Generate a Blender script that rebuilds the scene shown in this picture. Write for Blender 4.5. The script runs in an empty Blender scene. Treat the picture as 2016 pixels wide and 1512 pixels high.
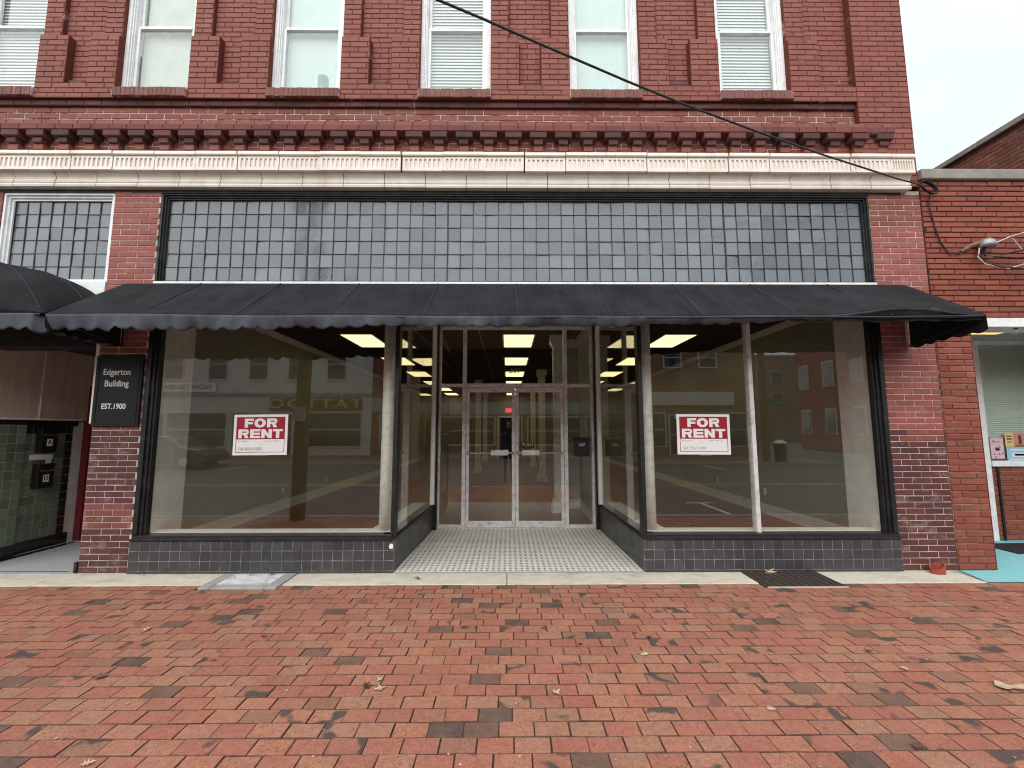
import bpy, bmesh, math, random
from mathutils import Matrix, Vector
random.seed(7)
R = math.radians
sc = bpy.context.scene
col = sc.collection

# ------------------------------------------------------------------ camera
cd = bpy.data.cameras.new('camera'); cam = bpy.data.objects.new('camera', cd); col.objects.link(cam)
cd.sensor_width = 36; cd.lens = 36 * 853.05 / 2016; cd.clip_start = 0.03; cd.clip_end = 900
_m0 = Vector((0.99996723, -0.00804853, -0.00087122)); _m1 = Vector((-0.0000269, 0.10431454, -0.99454436)); _m2 = Vector((0.0080955, 0.99451179, 0.1043109))
_rot = Matrix((_m0, -_m1, -_m2)).transposed().to_4x4()
cam.matrix_world = Matrix.Translation((0, -4.91, 1.55)) @ _rot
sc.camera = cam

# ------------------------------------------------------------------ sky, sun, exposure
SUN_EL, SUN_AZ = R(38), R(200)          # soft overcast light from in front of the shop
w = bpy.data.worlds.new('World'); sc.world = w; w.use_nodes = True
nt = w.node_tree; nt.nodes.clear()
o_ = nt.nodes.new('ShaderNodeOutputWorld'); bg = nt.nodes.new('ShaderNodeBackground')
sky = nt.nodes.new('ShaderNodeTexSky'); sky.sky_type = 'NISHITA'; sky.sun_disc = False
sky.sun_elevation = SUN_EL; sky.sun_rotation = SUN_AZ; sky.air_density = 1.0; sky.dust_density = 3.0
tc = nt.nodes.new('ShaderNodeTexCoord'); mp = nt.nodes.new('ShaderNodeMapping'); mp.inputs['Scale'].default_value = (1, 1, 2.2)
nz = nt.nodes.new('ShaderNodeTexNoise'); nz.inputs['Scale'].default_value = 2.3; nz.inputs['Detail'].default_value = 5; nz.inputs['Roughness'].default_value = .5
rp = nt.nodes.new('ShaderNodeValToRGB')
rp.color_ramp.elements[0].position = .3; rp.color_ramp.elements[0].color = (.66, .72, .80, 1)
rp.color_ramp.elements[1].position = .68; rp.color_ramp.elements[1].color = (.92, .93, .94, 1)
sc10 = nt.nodes.new('ShaderNodeVectorMath'); sc10.operation = 'SCALE'; sc10.inputs['Scale'].default_value = 10.0
mx = nt.nodes.new('ShaderNodeMix'); mx.data_type = 'RGBA'; mx.inputs[0].default_value = .9
nt.links.new(tc.outputs['Generated'], mp.inputs['Vector']); nt.links.new(mp.outputs[0], nz.inputs['Vector'])
nt.links.new(nz.outputs['Fac'], rp.inputs[0]); nt.links.new(rp.outputs[0], sc10.inputs[0])
nt.links.new(sky.outputs[0], mx.inputs[6]); nt.links.new(sc10.outputs[0], mx.inputs[7])
nt.links.new(mx.outputs[2], bg.inputs[0]); bg.inputs[1].default_value = .105
nt.links.new(bg.outputs[0], o_.inputs[0])
sl = bpy.data.lights.new('sun', 'SUN'); sl.energy = 2.3; sl.angle = R(85); sl.color = (1, .97, .93)
so = bpy.data.objects.new('sun', sl); col.objects.link(so); so.rotation_euler = (R(52), 0, R(-14)); so.location = (0, 0, 30)
sc.view_settings.view_transform = 'Standard'; sc.view_settings.look = 'None'; sc.view_settings.gamma = 1
sc.view_settings.exposure = 0.5; sc.view_settings.use_curve_mapping = False
sc.cycles.max_bounces = 7; sc.cycles.diffuse_bounces = 4; sc.cycles.glossy_bounces = 3; sc.cycles.transparent_max_bounces = 24
sc.cycles.filter_width = 1.1; sc.cycles.use_denoising = True; sc.cycles.sample_clamp_indirect = 6

# ------------------------------------------------------------------ materials
def srgb(r, g, b):
    f = lambda c: (c / 255 / 12.92) if c / 255 <= .04045 else ((c / 255 + .055) / 1.055) ** 2.4
    return (f(r), f(g), f(b))
class N:
    """tiny node-tree writer"""
    def __init__(s, name):
        s.m = bpy.data.materials.new(name); s.m.use_nodes = True; s.t = s.m.node_tree; s.t.nodes.clear()
        s.out = s.t.nodes.new('ShaderNodeOutputMaterial')
        s.pos = None
    def n(s, typ, **kw):
        nd = s.t.nodes.new(typ)
        for k, v in kw.items():
            if k.startswith('i_'):
                key = k[2:]
                key = int(key) if key.isdigit() else key.replace('_', ' ')
                if hasattr(v, 'is_linked') or hasattr(v, 'links'): s.t.links.new(v, nd.inputs[key])
                else: nd.inputs[key].default_value = v
            else: setattr(nd, k, v)
        return nd
    def P(s):
        if s.pos is None: s.pos = s.n('ShaderNodeNewGeometry')
        return s.pos
    def noise(s, scale, detail=4, rough=.55, stretch=None):
        v = s.P().outputs['Position']
        if stretch: v = s.n('ShaderNodeMapping', i_Vector=v, i_Scale=stretch).outputs[0]
        return s.n('ShaderNodeTexNoise', i_Vector=v, i_Scale=scale, i_Detail=detail, i_Roughness=rough).outputs['Fac']
    def ramp(s, fac, stops, interp='LINEAR'):
        r = s.n('ShaderNodeValToRGB', i_0=fac); cr = r.color_ramp; cr.interpolation = interp
        while len(cr.elements) < len(stops): cr.elements.new(.5)
        for e, (p, c) in zip(cr.elements, stops):
            e.position = p; e.color = (c, c, c, 1) if not hasattr(c, '__len__') else (*c[:3], 1)
        return r.outputs[0]
    def mix(s, fac, a, b, blend='MIX'):
        m = s.n('ShaderNodeMix', data_type='RGBA', blend_type=blend)
        for k, v in ((0, fac), (6, a), (7, b)):
            if hasattr(v, 'links'): s.t.links.new(v, m.inputs[k])
            else: m.inputs[k].default_value = v if k == 0 else ((*v[:3], 1))
        return m.outputs[2]
    def math(s, op, a, b=0.0, c=None):
        m = s.n('ShaderNodeMath', operation=op)
        for k, v in ((0, a), (1, b), (2, c)):
            if v is None: continue
            if hasattr(v, 'links'): s.t.links.new(v, m.inputs[k])
            else: m.inputs[k].default_value = v
        return m.outputs[0]
    def rnd(s, k=7.31):
        """0..1 per brick, whether it is an object of its own or an island of a joined mesh"""
        oi = s.n('ShaderNodeObjectInfo').outputs['Random']; isl = s.P().outputs['Random Per Island']
        return s.math('FRACT', s.math('ADD', s.math('MULTIPLY', oi, k), s.math('MULTIPLY', isl, 3.7 * k)))
    def bsdf(s, color, rough=.7, bump=None, bumps=.3, bdist=.004, spec=.4, coat=0, metallic=0):
        b = s.n('ShaderNodeBsdfPrincipled')
        for key, v in (('Base Color', color), ('Roughness', rough), ('Metallic', metallic), ('Specular IOR Level', spec), ('Coat Weight', coat)):
            if hasattr(v, 'links'): s.t.links.new(v, b.inputs[key])
            else: b.inputs[key].default_value = (*v[:3], 1) if key == 'Base Color' else v
        if bump is not None:
            bp = s.n('ShaderNodeBump', i_Height=bump, i_Strength=bumps, i_Distance=bdist); s.t.links.new(bp.outputs[0], b.inputs['Normal'])
        s.t.links.new(b.outputs[0], s.out.inputs[0]); return b
MATS = {}
def plain(name, rgb, rough=.6, var=.18, scale=9, bump=.15, spec=.4, metallic=0, stretch=None, coat=0, dirt=None, dirt_amt=.0, dirt_scale=3):
    k = N(name); nz = k.noise(scale, 5, .6, stretch)
    c = k.mix(k.ramp(nz, [(.3, 0), (.7, 1)]), [v * (1 - var) for v in rgb], [min(1, v * (1 + var)) for v in rgb])
    if dirt is not None:
        d = k.ramp(k.noise(dirt_scale, 6, .65), [(.48, 0), (.72, dirt_amt)]); c = k.mix(d, c, dirt)
    k.bsdf(c, rough, k.noise(scale * 14, 3, .6) if bump else None, bump, .003, spec, coat, metallic)
    MATS[name] = k.m; return k.m
def glass(name, tint=(.94, .96, .94), refl=1.0, base=.045):
    k = N(name)
    lw = k.n('ShaderNodeLayerWeight', i_Blend=.5).outputs['Facing']
    p5 = k.math('POWER', lw, 5.0); f = k.math('MULTIPLY_ADD', p5, 1 - base, base); f = k.math('MINIMUM', k.math('MULTIPLY', f, refl), 1.0)
    tr = k.n('ShaderNodeBsdfTransparent', i_Color=(*tint, 1)); gl = k.n('ShaderNodeBsdfGlossy', i_Roughness=.015, i_Color=(1, 1, 1, 1))
    ms = k.n('ShaderNodeMixShader', i_0=f, i_1=tr.outputs[0], i_2=gl.outputs[0]); k.t.links.new(ms.outputs[0], k.out.inputs[0])
    MATS[name] = k.m; return k.m
def emit(name, rgb, strength):
    k = N(name); e = k.n('ShaderNodeEmission', i_Color=(*rgb, 1), i_Strength=strength); k.t.links.new(e.outputs[0], k.out.inputs[0]); MATS[name] = k.m; return k.m

def brick_mat(name, cols, white=0.0, soot=.25, rough=.75, chips=.0):
    k = N(name); r = k.rnd()
    st = [(i / max(1, len(cols) - 1), c) for i, c in enumerate(cols)]
    c = k.ramp(r, st)
    n1 = k.noise(22, 5, .65); c = k.mix(k.ramp(n1, [(.35, .0), (.75, .28)]), c, [v * .55 for v in cols[0]])
    n2 = k.noise(2.6, 7, .72, (1, 1, .32)); c = k.mix(k.ramp(n2, [(.52, 0), (.75, soot)]), c, (.03, .022, .022))
    if white:
        n3 = k.noise(3.1, 7, .75, (1, 1, 1.6)); c = k.mix(k.ramp(n3, [(.53, 0), (.72, white)]), c, (.55, .47, .45))
    if chips:
        n4 = k.noise(26, 2, .5); c = k.mix(k.ramp(n4, [(.74, 0), (.76, chips)]), c, (.6, .5, .46))
    k.bsdf(c, rough, k.noise(90, 4, .7), .35, .004, .35); MATS[name] = k.m; return k.m
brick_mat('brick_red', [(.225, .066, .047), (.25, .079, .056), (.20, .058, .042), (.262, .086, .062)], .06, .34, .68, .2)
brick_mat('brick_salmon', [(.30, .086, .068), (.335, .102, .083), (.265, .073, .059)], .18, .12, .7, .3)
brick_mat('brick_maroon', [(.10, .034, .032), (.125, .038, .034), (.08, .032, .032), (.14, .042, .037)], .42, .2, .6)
brick_mat('brick_weathered', [(.20, .062, .052), (.24, .08, .066), (.17, .052, .046)], .75, .1, .8)
brick_mat('brick_soot_shade', [(.10, .034, .03), (.06, .028, .026), (.14, .042, .035)], .12, .9, .75)  # soot on the brackets; also stands in for shade on the undercut belt
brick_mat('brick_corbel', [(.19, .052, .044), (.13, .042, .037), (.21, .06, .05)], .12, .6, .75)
brick_mat('brick_sill', [(.21, .085, .07), (.17, .075, .062), (.24, .10, .08)], .1, .3, .8)
brick_mat('brick_orange', [(.25, .068, .043), (.30, .088, .055), (.205, .054, .038), (.27, .074, .046)], .06, .3, .8)
brick_mat('brick_old', [(.24, .08, .05), (.15, .06, .045), (.30, .11, .07), (.11, .05, .04)], .15, .4, .85)
def mortar(name, a, b, lo=.45, hi=.6, scale=4):
    k = N(name); n1 = k.noise(scale, 5, .6); c = k.mix(k.ramp(n1, [(lo, 0), (hi, 1)]), a, b)
    k.bsdf(c, .9, k.noise(120, 3), .4, .003, .2); MATS[name] = k.m; return k.m
mortar('mortar_painted', (.125, .034, .025), (.38, .24, .20), .60, .70, 5)
mortar('mortar_white', (.42, .36, .31), (.62, .56, .50))
mortar('mortar_red', (.26, .13, .11), (.52, .43, .38), .42, .58, 5)
mortar('mortar_frieze', (.17, .07, .06), (.58, .48, .43), .40, .52, 6)
mortar('mortar_dark', (.045, .022, .016), (.12, .06, .045))
mortar('mortar_tan', (.20, .13, .09), (.38, .30, .23))
mortar('mortar_sand', (.05, .036, .028), (.13, .085, .06), .4, .62, 9)
def paver_mat():
    k = N('paver'); r = k.rnd(); r2 = k.rnd(13.7)
    c = k.ramp(r, [(0, (.41, .145, .092)), (.14, (.43, .175, .106)), (.27, (.385, .13, .088)), (.40, (.425, .188, .116)), (.53, (.40, .138, .092)), (.65, (.39, .19, .118)), (.76, (.37, .14, .092)), (.88, (.29, .14, .09)), (.945, (.13, .082, .06)), (.976, (.065, .058, .052))], 'CONSTANT')
    du = k.noise(5, 6, .7); c = k.mix(k.ramp(du, [(.38, 0), (.72, .34)]), c, (.47, .26, .18))
    md = k.noise(30, 5, .7); c = k.mix(k.ramp(md, [(.36, .55), (.56, 0)]), c, (.20, .10, .066))
    fl = k.noise(8, 1, .4); sel = k.ramp(r2, [(.86, 0), (.90, 1)])
    c = k.mix(k.math('MULTIPLY', k.ramp(fl, [(.54, 0), (.61, .9)]), sel), c, (.062, .056, .052))
    sp = k.noise(140, 3, .6); c = k.mix(k.ramp(sp, [(.34, .85), (.46, 0)]), c, (.06, .032, .025))
    gr = k.noise(1.6, 5, .65); c = k.mix(k.ramp(gr, [(.55, 0), (.78, .32)]), c, (.13, .085, .065))
    damp = k.noise(1.1, 4, .6)
    k.bsdf(c, k.ramp(damp, [(.35, .55), (.65, .85)]), k.noise(180, 4, .7), .45, .003, .35); MATS['paver'] = k.m
paver_mat()
plain('paver_edge', (.115, .058, .042), .9, .4, 20, .3)
def concrete(name, a, b, dirt=(.16, .13, .10), scale=7):
    k = N(name); c = k.mix(k.ramp(k.noise(scale, 6, .65), [(.3, 0), (.7, 1)]), a, b)
    c = k.mix(k.ramp(k.noise(2.1, 7, .7, (1, 2.5, 1)), [(.5, 0), (.8, .55)]), c, dirt)
    c = k.mix(k.ramp(k.noise(160, 2, .5), [(.28, .5), (.38, 0)]), c, (.12, .10, .08))
    k.bsdf(c, .85, k.noise(210, 4, .7), .4, .003, .25); MATS[name] = k.m
concrete('concrete', (.56, .51, .41), (.68, .63, .52))
concrete('concrete_grey', (.30, .30, .29), (.40, .40, .38))
concrete('coping', (.22, .21, .18), (.33, .31, .27), (.09, .085, .07), 5)
concrete('asphalt', (.10, .10, .10), (.14, .14, .135), (.07, .07, .07))
concrete('teal_paint', (.19, .50, .55), (.27, .61, .64), (.36, .46, .43))
concrete('terrazzo', (.34, .36, .36), (.42, .44, .44), (.22, .22, .21), 30)
def terracotta():
    k = N('terracotta'); c = k.mix(k.ramp(k.noise(6, 5, .6), [(.3, 0), (.7, 1)]), (.68, .61, .53), (.78, .72, .64))
    c = k.mix(k.ramp(k.noise(3.5, 7, .7, (1, 1, .25)), [(.56, 0), (.75, .5)]), c, (.33, .22, .12))
    c = k.mix(k.ramp(k.noise(30, 3, .6), [(.68, 0), (.74, .6)]), c, (.07, .06, .05))
    k.bsdf(c, .42, k.noise(60, 3), .12, .002, .5); MATS['terracotta'] = k.m
terracotta()
plain('white_paint', (.78, .80, .80), .5, .07, 14, .2, dirt=(.45, .43, .40), dirt_amt=.4, dirt_scale=9)
plain('white_trim', (.78, .76, .71), .5, .07, 9, .1, dirt=(.5, .47, .42), dirt_amt=.3, dirt_scale=7)
plain('column_white', (.84, .82, .77), .5, .08, 9, .15, dirt=(.40, .36, .30), dirt_amt=.6, dirt_scale=8)
plain('black_frame', (.011, .0115, .013), .42, .3, 12, .2, .4, dirt=(.06, .06, .06), dirt_amt=.35, dirt_scale=8)
plain('green_black_frame', (.016, .018, .018), .5, .35, 12, .3, .35, dirt=(.085, .085, .075), dirt_amt=.45, dirt_scale=7)
plain('aluminium', (.76, .74, .73), .38, .12, 12, .06, .5, .2, None, 0, (.20, .16, .15), .5, 11)
plain('soffit', (.30, .20, .17), .8, .12, 3, .1)
plain('shade_grey', (.52, .53, .49), .8, .08, 4, .1, dirt=(.36, .35, .30), dirt_amt=.5, dirt_scale=5)
plain('shade_pale', (.56, .64, .62), .8, .05, 4, .05)
plain('blind_white', (.74, .76, .74), .5, .04, 6, 0)
plain('blind_grey', (.80, .82, .76), .55, .06, 6, 0)
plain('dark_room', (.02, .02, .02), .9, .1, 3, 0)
plain('black_ceiling', (.05, .045, .04), .85, .2, 3, .05, .2)
plain('khaki_wall', (.30, .288, .225), .75, .06, 3, .08)
plain('grey_wall', (.40, .41, .38), .8, .06, 3, .08)
plain('tan_panel', (.55, .48, .39), .65, .18, 2.2, .1, .3, 0, (1, 6, .6))
plain('red_door', (.16, .018, .022), .4, .15, 6, .1)
plain('maroon_sign', (.33, .013, .022), .38, .08, 20, 0)
plain('sign_white', (.80, .80, .80), .4, .03, 8, 0)
plain('pencil_ink', (.30, .33, .32), .6, .05, 8, 0)
plain('plaque_black', (.008, .008, .009), .5, .3, 6, .05, .25)
plain('letter_grey', (.66, .64, .61), .5, .1, 30, 0)
plain('letter_white', (.72, .72, .70), .5, .05, 30, 0)
plain('letter_gold', (.60, .42, .22), .45, .1, 30, 0)
plain('letter_tan', (.62, .42, .20), .5, .1, 30, 0)
plain('mail_black', (.012, .012, .012), .35, .2, 8, .05, .5)
plain('chrome', (.55, .53, .52), .25, .06, 10, 0, .5, .8)
plain('cast_iron', (.085, .062, .052), .55, .4, 25, .4, .4, .3)
plain('galvanised', (.74, .75, .75), .45, .15, 30, .25, .5, .1, None, 0, (.34, .18, .09), .75, 7)
plain('cable_black', (.014, .014, .015), .5, .2, 6, .05)
plain('cable_white', (.55, .53, .50), .5, .15, 12, .05)
plain('lamp_grey', (.30, .31, .31), .4, .1, 10, .1, .5, .4)
plain('rusty', (.20, .11, .065), .8, .3, 18, .3)
plain('clay_pipe', (.30, .062, .038), .6, .15, 14, .2)
plain('rubber', (.02, .02, .02), .7, .2, 30, .2)
plain('wood_pole', (.16, .11, .075), .85, .3, 6, .4, .3, 0, (6, 6, .5))
plain('bark', (.14, .11, .085), .9, .35, 8, .6, .3, 0, (5, 5, 1))
plain('white_wall', (.58, .57, .53), .8, .12, 2, .1)
plain('brown_wall', (.26, .19, .12), .85, .15, 2, .1)
plain('grey_band', (.26, .29, .30), .6, .08, 2, 0)
plain('dark_glass', (.02, .023, .025), .08, .2, 2, 0, .6)
plain('roof_dark', (.05, .05, .05), .9, .2, 3, .1)
plain('road_white', (.62, .62, .60), .7, .12, 9, .1)
plain('road_yellow', (.50, .36, .06), .7, .12, 9, .1)
plain('car_paint', (.05, .055, .065), .25, .05, 2, 0, .6, .3, None, .8)
plain('tyre', (.018, .018, .018), .8, .1, 9, .1)
plain('street_sign_green', (.02, .16, .08), .4, .05, 6, 0)
plain('jacket', (.02, .022, .028), .8, .2, 8, .1)
plain('jeans', (.035, .03, .028), .85, .2, 8, .1)
plain('skin', (.42, .25, .18), .55, .08, 12, .05)
plain('hair', (.03, .02, .015), .6, .2, 12, .2)
plain('leaf_pale', (.46, .36, .24), .8, .25, 30, .2)
plain('leaf_brown', (.14, .075, .045), .8, .3, 30, .2)
plain('leaf_dark', (.045, .028, .022), .8, .3, 30, .2)
plain('grass_green', (.10, .16, .03), .8, .25, 30, .1)
plain('poster_pink', (.62, .48, .52), .6, .2, 40, 0)
plain('poster_yellow', (.66, .52, .22), .6, .1, 40, 0)
plain('poster_red', (.55, .24, .18), .6, .15, 40, 0)
plain('poster_blue', (.30, .55, .68), .6, .12, 40, 0)
plain('poster_ink', (.10, .045, .05), .6, .15, 60, 0)
plain('poster_green', (.12, .18, .07), .6, .15, 60, 0)
def fabric(name, rgb, fade, amt):
    k = N(name); c = k.mix(k.ramp(k.noise(2.4, 6, .65, (1, 1, .6)), [(.4, 0), (.72, amt)]), rgb, fade)
    c = k.mix(k.ramp(k.noise(55, 3, .6), [(.70, 0), (.74, .35)]), c, (.25, .26, .27))
    c = k.mix(k.ramp(k.noise(2.2, 6, .7, (3.2, .5, .5)), [(.48, 0), (.74, .55)]), c, [min(1, v * 2.1 + .006) for v in rgb])
    k.bsdf(c, .9, k.noise(420, 2, .5), .25, .002, .15); MATS[name] = k.m
fabric('canvas', (.013, .0135, .0155), (.030, .031, .036), .8)
fabric('canvas_faded', (.058, .064, .076), (.105, .113, .128), .9)
fabric('canvas_seam', (.030, .031, .034), (.046, .048, .053), .6)
fabric('canvas_under', (.012, .012, .013), (.02, .02, .021), .5)
def tile(name, cols, rough, coat, dirt=.2):
    k = N(name); r = k.rnd(); c = k.ramp(r, [(i / (len(cols) - 1), q) for i, q in enumerate(cols)])
    c = k.mix(k.ramp(k.noise(5, 6, .7), [(.5, 0), (.75, dirt)]), c, (.10, .10, .10))
    k.bsdf(c, k.ramp(k.noise(9, 4), [(.3, rough * .7), (.7, rough * 1.3)]), k.noise(25, 3), .08, .003, .5, coat); MATS[name] = k.m
tile('tile_black', [(.040, .041, .044), (.050, .051, .055), (.034, .035, .038), (.058, .06, .064)], .42, .15, .35)
tile('tile_green', [(.12, .165, .112), (.165, .215, .15), (.09, .13, .09), (.19, .24, .175)], .4, .1, .12)
tile('tile_border', [(.010, .012, .012), (.016, .018, .018)], .25, .4, .1)
tile('mosaic_white', [(.76, .74, .68), (.80, .78, .72), (.70, .67, .60)], .5, .1, .25)
tile('mosaic_black', [(.010, .009, .009), (.018, .016, .015)], .5, .05, .0)
mortar('grout', (.36, .34, .30), (.46, .44, .40))
mortar('grout_light', (.55, .56, .52), (.66, .67, .63))
mortar('grout_dark', (.16, .16, .16), (.44, .44, .43), .35, .6, 9)
def wood_floor():
    k = N('wood_floor'); P = k.P().outputs['Position']
    v = k.n('ShaderNodeMapping', i_Vector=P, i_Scale=(11, .7, 1)).outputs[0]
    n1 = k.n('ShaderNodeTexNoise', i_Vector=v, i_Scale=1.2, i_Detail=4).outputs['Fac']
    br = k.n('ShaderNodeTexBrick', i_Vector=k.n('ShaderNodeMapping', i_Vector=P, i_Rotation=(0, 0, R(90)), i_Scale=(1, 1, 1)).outputs[0], i_Scale=1.0, i_Color1=(.25, .085, .05, 1), i_Color2=(.30, .11, .063, 1), i_Mortar=(.03, .012, .01, 1), i_Mortar_Size=.004)
    br.inputs['Brick Width'].default_value = 1.2; br.inputs['Row Height'].default_value = .085
    c = k.mix(k.ramp(n1, [(.35, 0), (.7, .4)]), br.outputs['Color'], (.17, .06, .037))
    k.bsdf(c, .38, k.noise(40, 3), .1, .002, .45); MATS['wood_floor'] = k.m
wood_floor()
def far_brick(name, a, b, m):
    k = N(name); P = k.P().outputs['Position']
    br = k.n('ShaderNodeTexBrick', i_Vector=k.n('ShaderNodeMapping', i_Vector=P, i_Rotation=(R(90), 0, 0)).outputs[0], i_Scale=1.0, i_Color1=(*a, 1), i_Color2=(*b, 1), i_Mortar=(*m, 1), i_Mortar_Size=.008)
    br.inputs['Brick Width'].default_value = .22; br.inputs['Row Height'].default_value = .075
    k.bsdf(br.outputs['Color'], .85, None); MATS[name] = k.m
far_brick('far_brick_red', (.25, .06, .045), (.19, .045, .035), (.22, .14, .12))
far_brick('far_brick_brown', (.25, .16, .095), (.20, .125, .08), (.26, .20, .15))
glass('shop_glass', (.97, .98, .96), 1.0, .076)
glass('window_glass', (.92, .96, .95), 1.0, .05)
def leaded():
    k = N('leaded_glass'); r = k.rnd()
    c = k.ramp(r, [(0, (.20, .23, .26)), (.35, (.248, .282, .315)), (.7, (.275, .31, .345)), (.9, (.32, .358, .39)), (1, (.22, .25, .28))])
    c = k.mix(k.ramp(k.noise(1.3, 5, .6, (1, 1, .5)), [(.45, 0), (.75, .5)]), c, (.27, .29, .295))
    c = k.mix(k.ramp(k.noise(45, 4, .7), [(.70, 0), (.78, .35)]), c, (.5, .5, .48))
    b = k.bsdf(c, .10, k.noise(11, 2), .12, .012, .7)
    tr = k.n('ShaderNodeBsdfTransparent', i_Color=(.75, .8, .8, 1)); ms = k.n('ShaderNodeMixShader', i_0=.48, i_1=b.outputs[0], i_2=tr.outputs[0])
    k.t.links.new(ms.outputs[0], k.out.inputs[0]); MATS['leaded_glass'] = k.m
leaded()
emit('troffer_light', (1.0, .86, .43), 1.35)
emit('exit_red', (1.0, .05, .06), .9)
emit('warm_lamp', (1.0, .74, .26), .85)

# ------------------------------------------------------------------ builders
class MB:
    def __init__(s): s.v = []; s.f = []; s.top = set()
    def quad(s, a, b, c, d):
        i = len(s.v); s.v += [a, b, c, d]; s.f.append((i, i + 1, i + 2, i + 3)); return s
    def poly(s, pts):
        i = len(s.v); s.v += pts; s.f.append(tuple(range(i, i + len(pts)))); return s
    def box(s, x0, x1, y0, y1, z0, z1):
        i = len(s.v)
        s.v += [(x0, y0, z0), (x1, y0, z0), (x1, y1, z0), (x0, y1, z0), (x0, y0, z1), (x1, y0, z1), (x1, y1, z1), (x0, y1, z1)]
        s.f += [(i, i + 3, i + 2, i + 1), (i + 4, i + 5, i + 6, i + 7), (i, i + 1, i + 5, i + 4), (i + 1, i + 2, i + 6, i + 5), (i + 2, i + 3, i + 7, i + 6), (i + 3, i, i + 4, i + 7)]
        return s
    def brick(s, x0, x1, z0, z1, y, depth=.03, b=.003, j=0.0):
        """brick face towards -y, chamfered front arris, outline a little uneven"""
        i = len(s.v); q = lambda: random.uniform(-j, j)
        a = [(x0 + q(), z0 + q()), (x1 + q(), z0 + q()), (x1 + q(), z1 + q()), (x0 + q(), z1 + q())]
        s.v += [(p[0], y + depth, p[1]) for p in a] + [(p[0], y + b, p[1]) for p in a]
        s.v += [(a[0][0] + b, y, a[0][1] + b), (a[1][0] - b, y, a[1][1] + b), (a[2][0] - b, y, a[2][1] - b), (a[3][0] + b, y, a[3][1] - b)]
        for k in range(4):
            n = (k + 1) % 4
            s.f += [(i + k, i + n, i + 4 + n, i + 4 + k), (i + 4 + k, i + 4 + n, i + 8 + n, i + 8 + k)]
        s.f.append((i + 8, i + 9, i + 10, i + 11)); return s
    def paver(s, x0, x1, y0, y1, z, depth=.03, b=.004, dz=(0, 0, 0, 0)):
        i = len(s.v); a = [(x0, y0), (x1, y0), (x1, y1), (x0, y1)]; c = [(x0 + b, y0 + b), (x1 - b, y0 + b), (x1 - b, y1 - b), (x0 + b, y1 - b)]
        s.v += [(p[0], p[1], z - depth) for p in a] + [(p[0], p[1], z - b * .8 + d) for p, d in zip(a, dz)] + [(p[0], p[1], z + d) for p, d in zip(c, dz)]
        for k in range(4):
            n = (k + 1) % 4
            s.f += [(i + k, i + n, i + 4 + n, i + 4 + k), (i + 4 + k, i + 4 + n, i + 8 + n, i + 8 + k)]
        s.top.add(len(s.f)); s.f.append((i + 8, i + 9, i + 10, i + 11)); return s
    def prism_x(s, prof, x0, x1):
        """closed (y,z) profile swept along x"""
        i = len(s.v); n = len(prof)
        s.v += [(x0, y, z) for y, z in prof] + [(x1, y, z) for y, z in prof]
        for k in range(n): m = (k + 1) % n; s.f.append((i + k, i + m, i + n + m, i + n + k))
        s.f += [tuple(i + k for k in reversed(range(n))), tuple(i + n + k for k in range(n))]; return s
    def cyl(s, c, r0, r1, h, n=16, axis='z', cap=True):
        i = len(s.v)
        def pt(a, r, t):
            u, v = r * math.cos(a), r * math.sin(a)
            return {'z': (c[0] + u, c[1] + v, c[2] + t), 'y': (c[0] + u, c[1] + t, c[2] + v), 'x': (c[0] + t, c[1] + u, c[2] + v)}[axis]
        s.v += [pt(2 * math.pi * k / n, r0, 0) for k in range(n)] + [pt(2 * math.pi * k / n, r1, h) for k in range(n)]
        for k in range(n): m = (k + 1) % n; s.f.append((i + k, i + m, i + n + m, i + n + k))
        if cap: s.f += [tuple(i + k for k in reversed(range(n))), tuple(i + n + k for k in range(n))]
        return s
    def lathe(s, c, prof, n=20):
        i = len(s.v); m = len(prof)
        for k in range(n):
            a = 2 * math.pi * k / n
            s.v += [(c[0] + r * math.cos(a), c[1] + r * math.sin(a), c[2] + z) for r, z in prof]
        for k in range(n):
            k2 = (k + 1) % n
            for q in range(m - 1): s.f.append((i + k * m + q, i + k2 * m + q, i + k2 * m + q + 1, i + k * m + q + 1))
        return s
    def tube(s, pts, r, n=8):
        pts = [Vector(p) for p in pts]; i = len(s.v)
        for k, p in enumerate(pts):
            d = (pts[min(k + 1, len(pts) - 1)] - pts[max(k - 1, 0)]).normalized()
            up = Vector((0, 0, 1)) if abs(d.z) < .95 else Vector((1, 0, 0))
            a = d.cross(up).normalized(); b = d.cross(a)
            rr = r[k] if hasattr(r, '__len__') else r
            s.v += [tuple(p + (a * math.cos(t) + b * math.sin(t)) * rr) for t in [2 * math.pi * q / n for q in range(n)]]
        for k in range(len(pts) - 1):
            for q in range(n): m = (q + 1) % n; s.f.append((i + k * n + q, i + k * n + m, i + (k + 1) * n + m, i + (k + 1) * n + q))
        e = i + (len(pts) - 1) * n
        s.f += [tuple(i + k for k in range(n)), tuple(e + k for k in reversed(range(n)))]; return s
    def mesh(s, name, mat, smooth=False, edge=None):
        me = bpy.data.meshes.new(name); me.from_pydata(s.v, [], s.f); me.materials.append(MATS[mat]); me.update()
        if edge:
            me.materials.append(MATS[edge]); me.polygons.foreach_set('material_index', [0 if k in s.top else 1 for k in range(len(s.f))])
        bm = bmesh.new(); bm.from_mesh(me); bmesh.ops.recalc_face_normals(bm, faces=bm.faces); bm.to_mesh(me); bm.free()
        if smooth: me.shade_smooth() if hasattr(me, 'shade_smooth') else None
        return me
    def build(s, name, mat, parent=None, kind=None, smooth=False):
        return link(name, s.mesh(name, mat, smooth), parent, kind)
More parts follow.
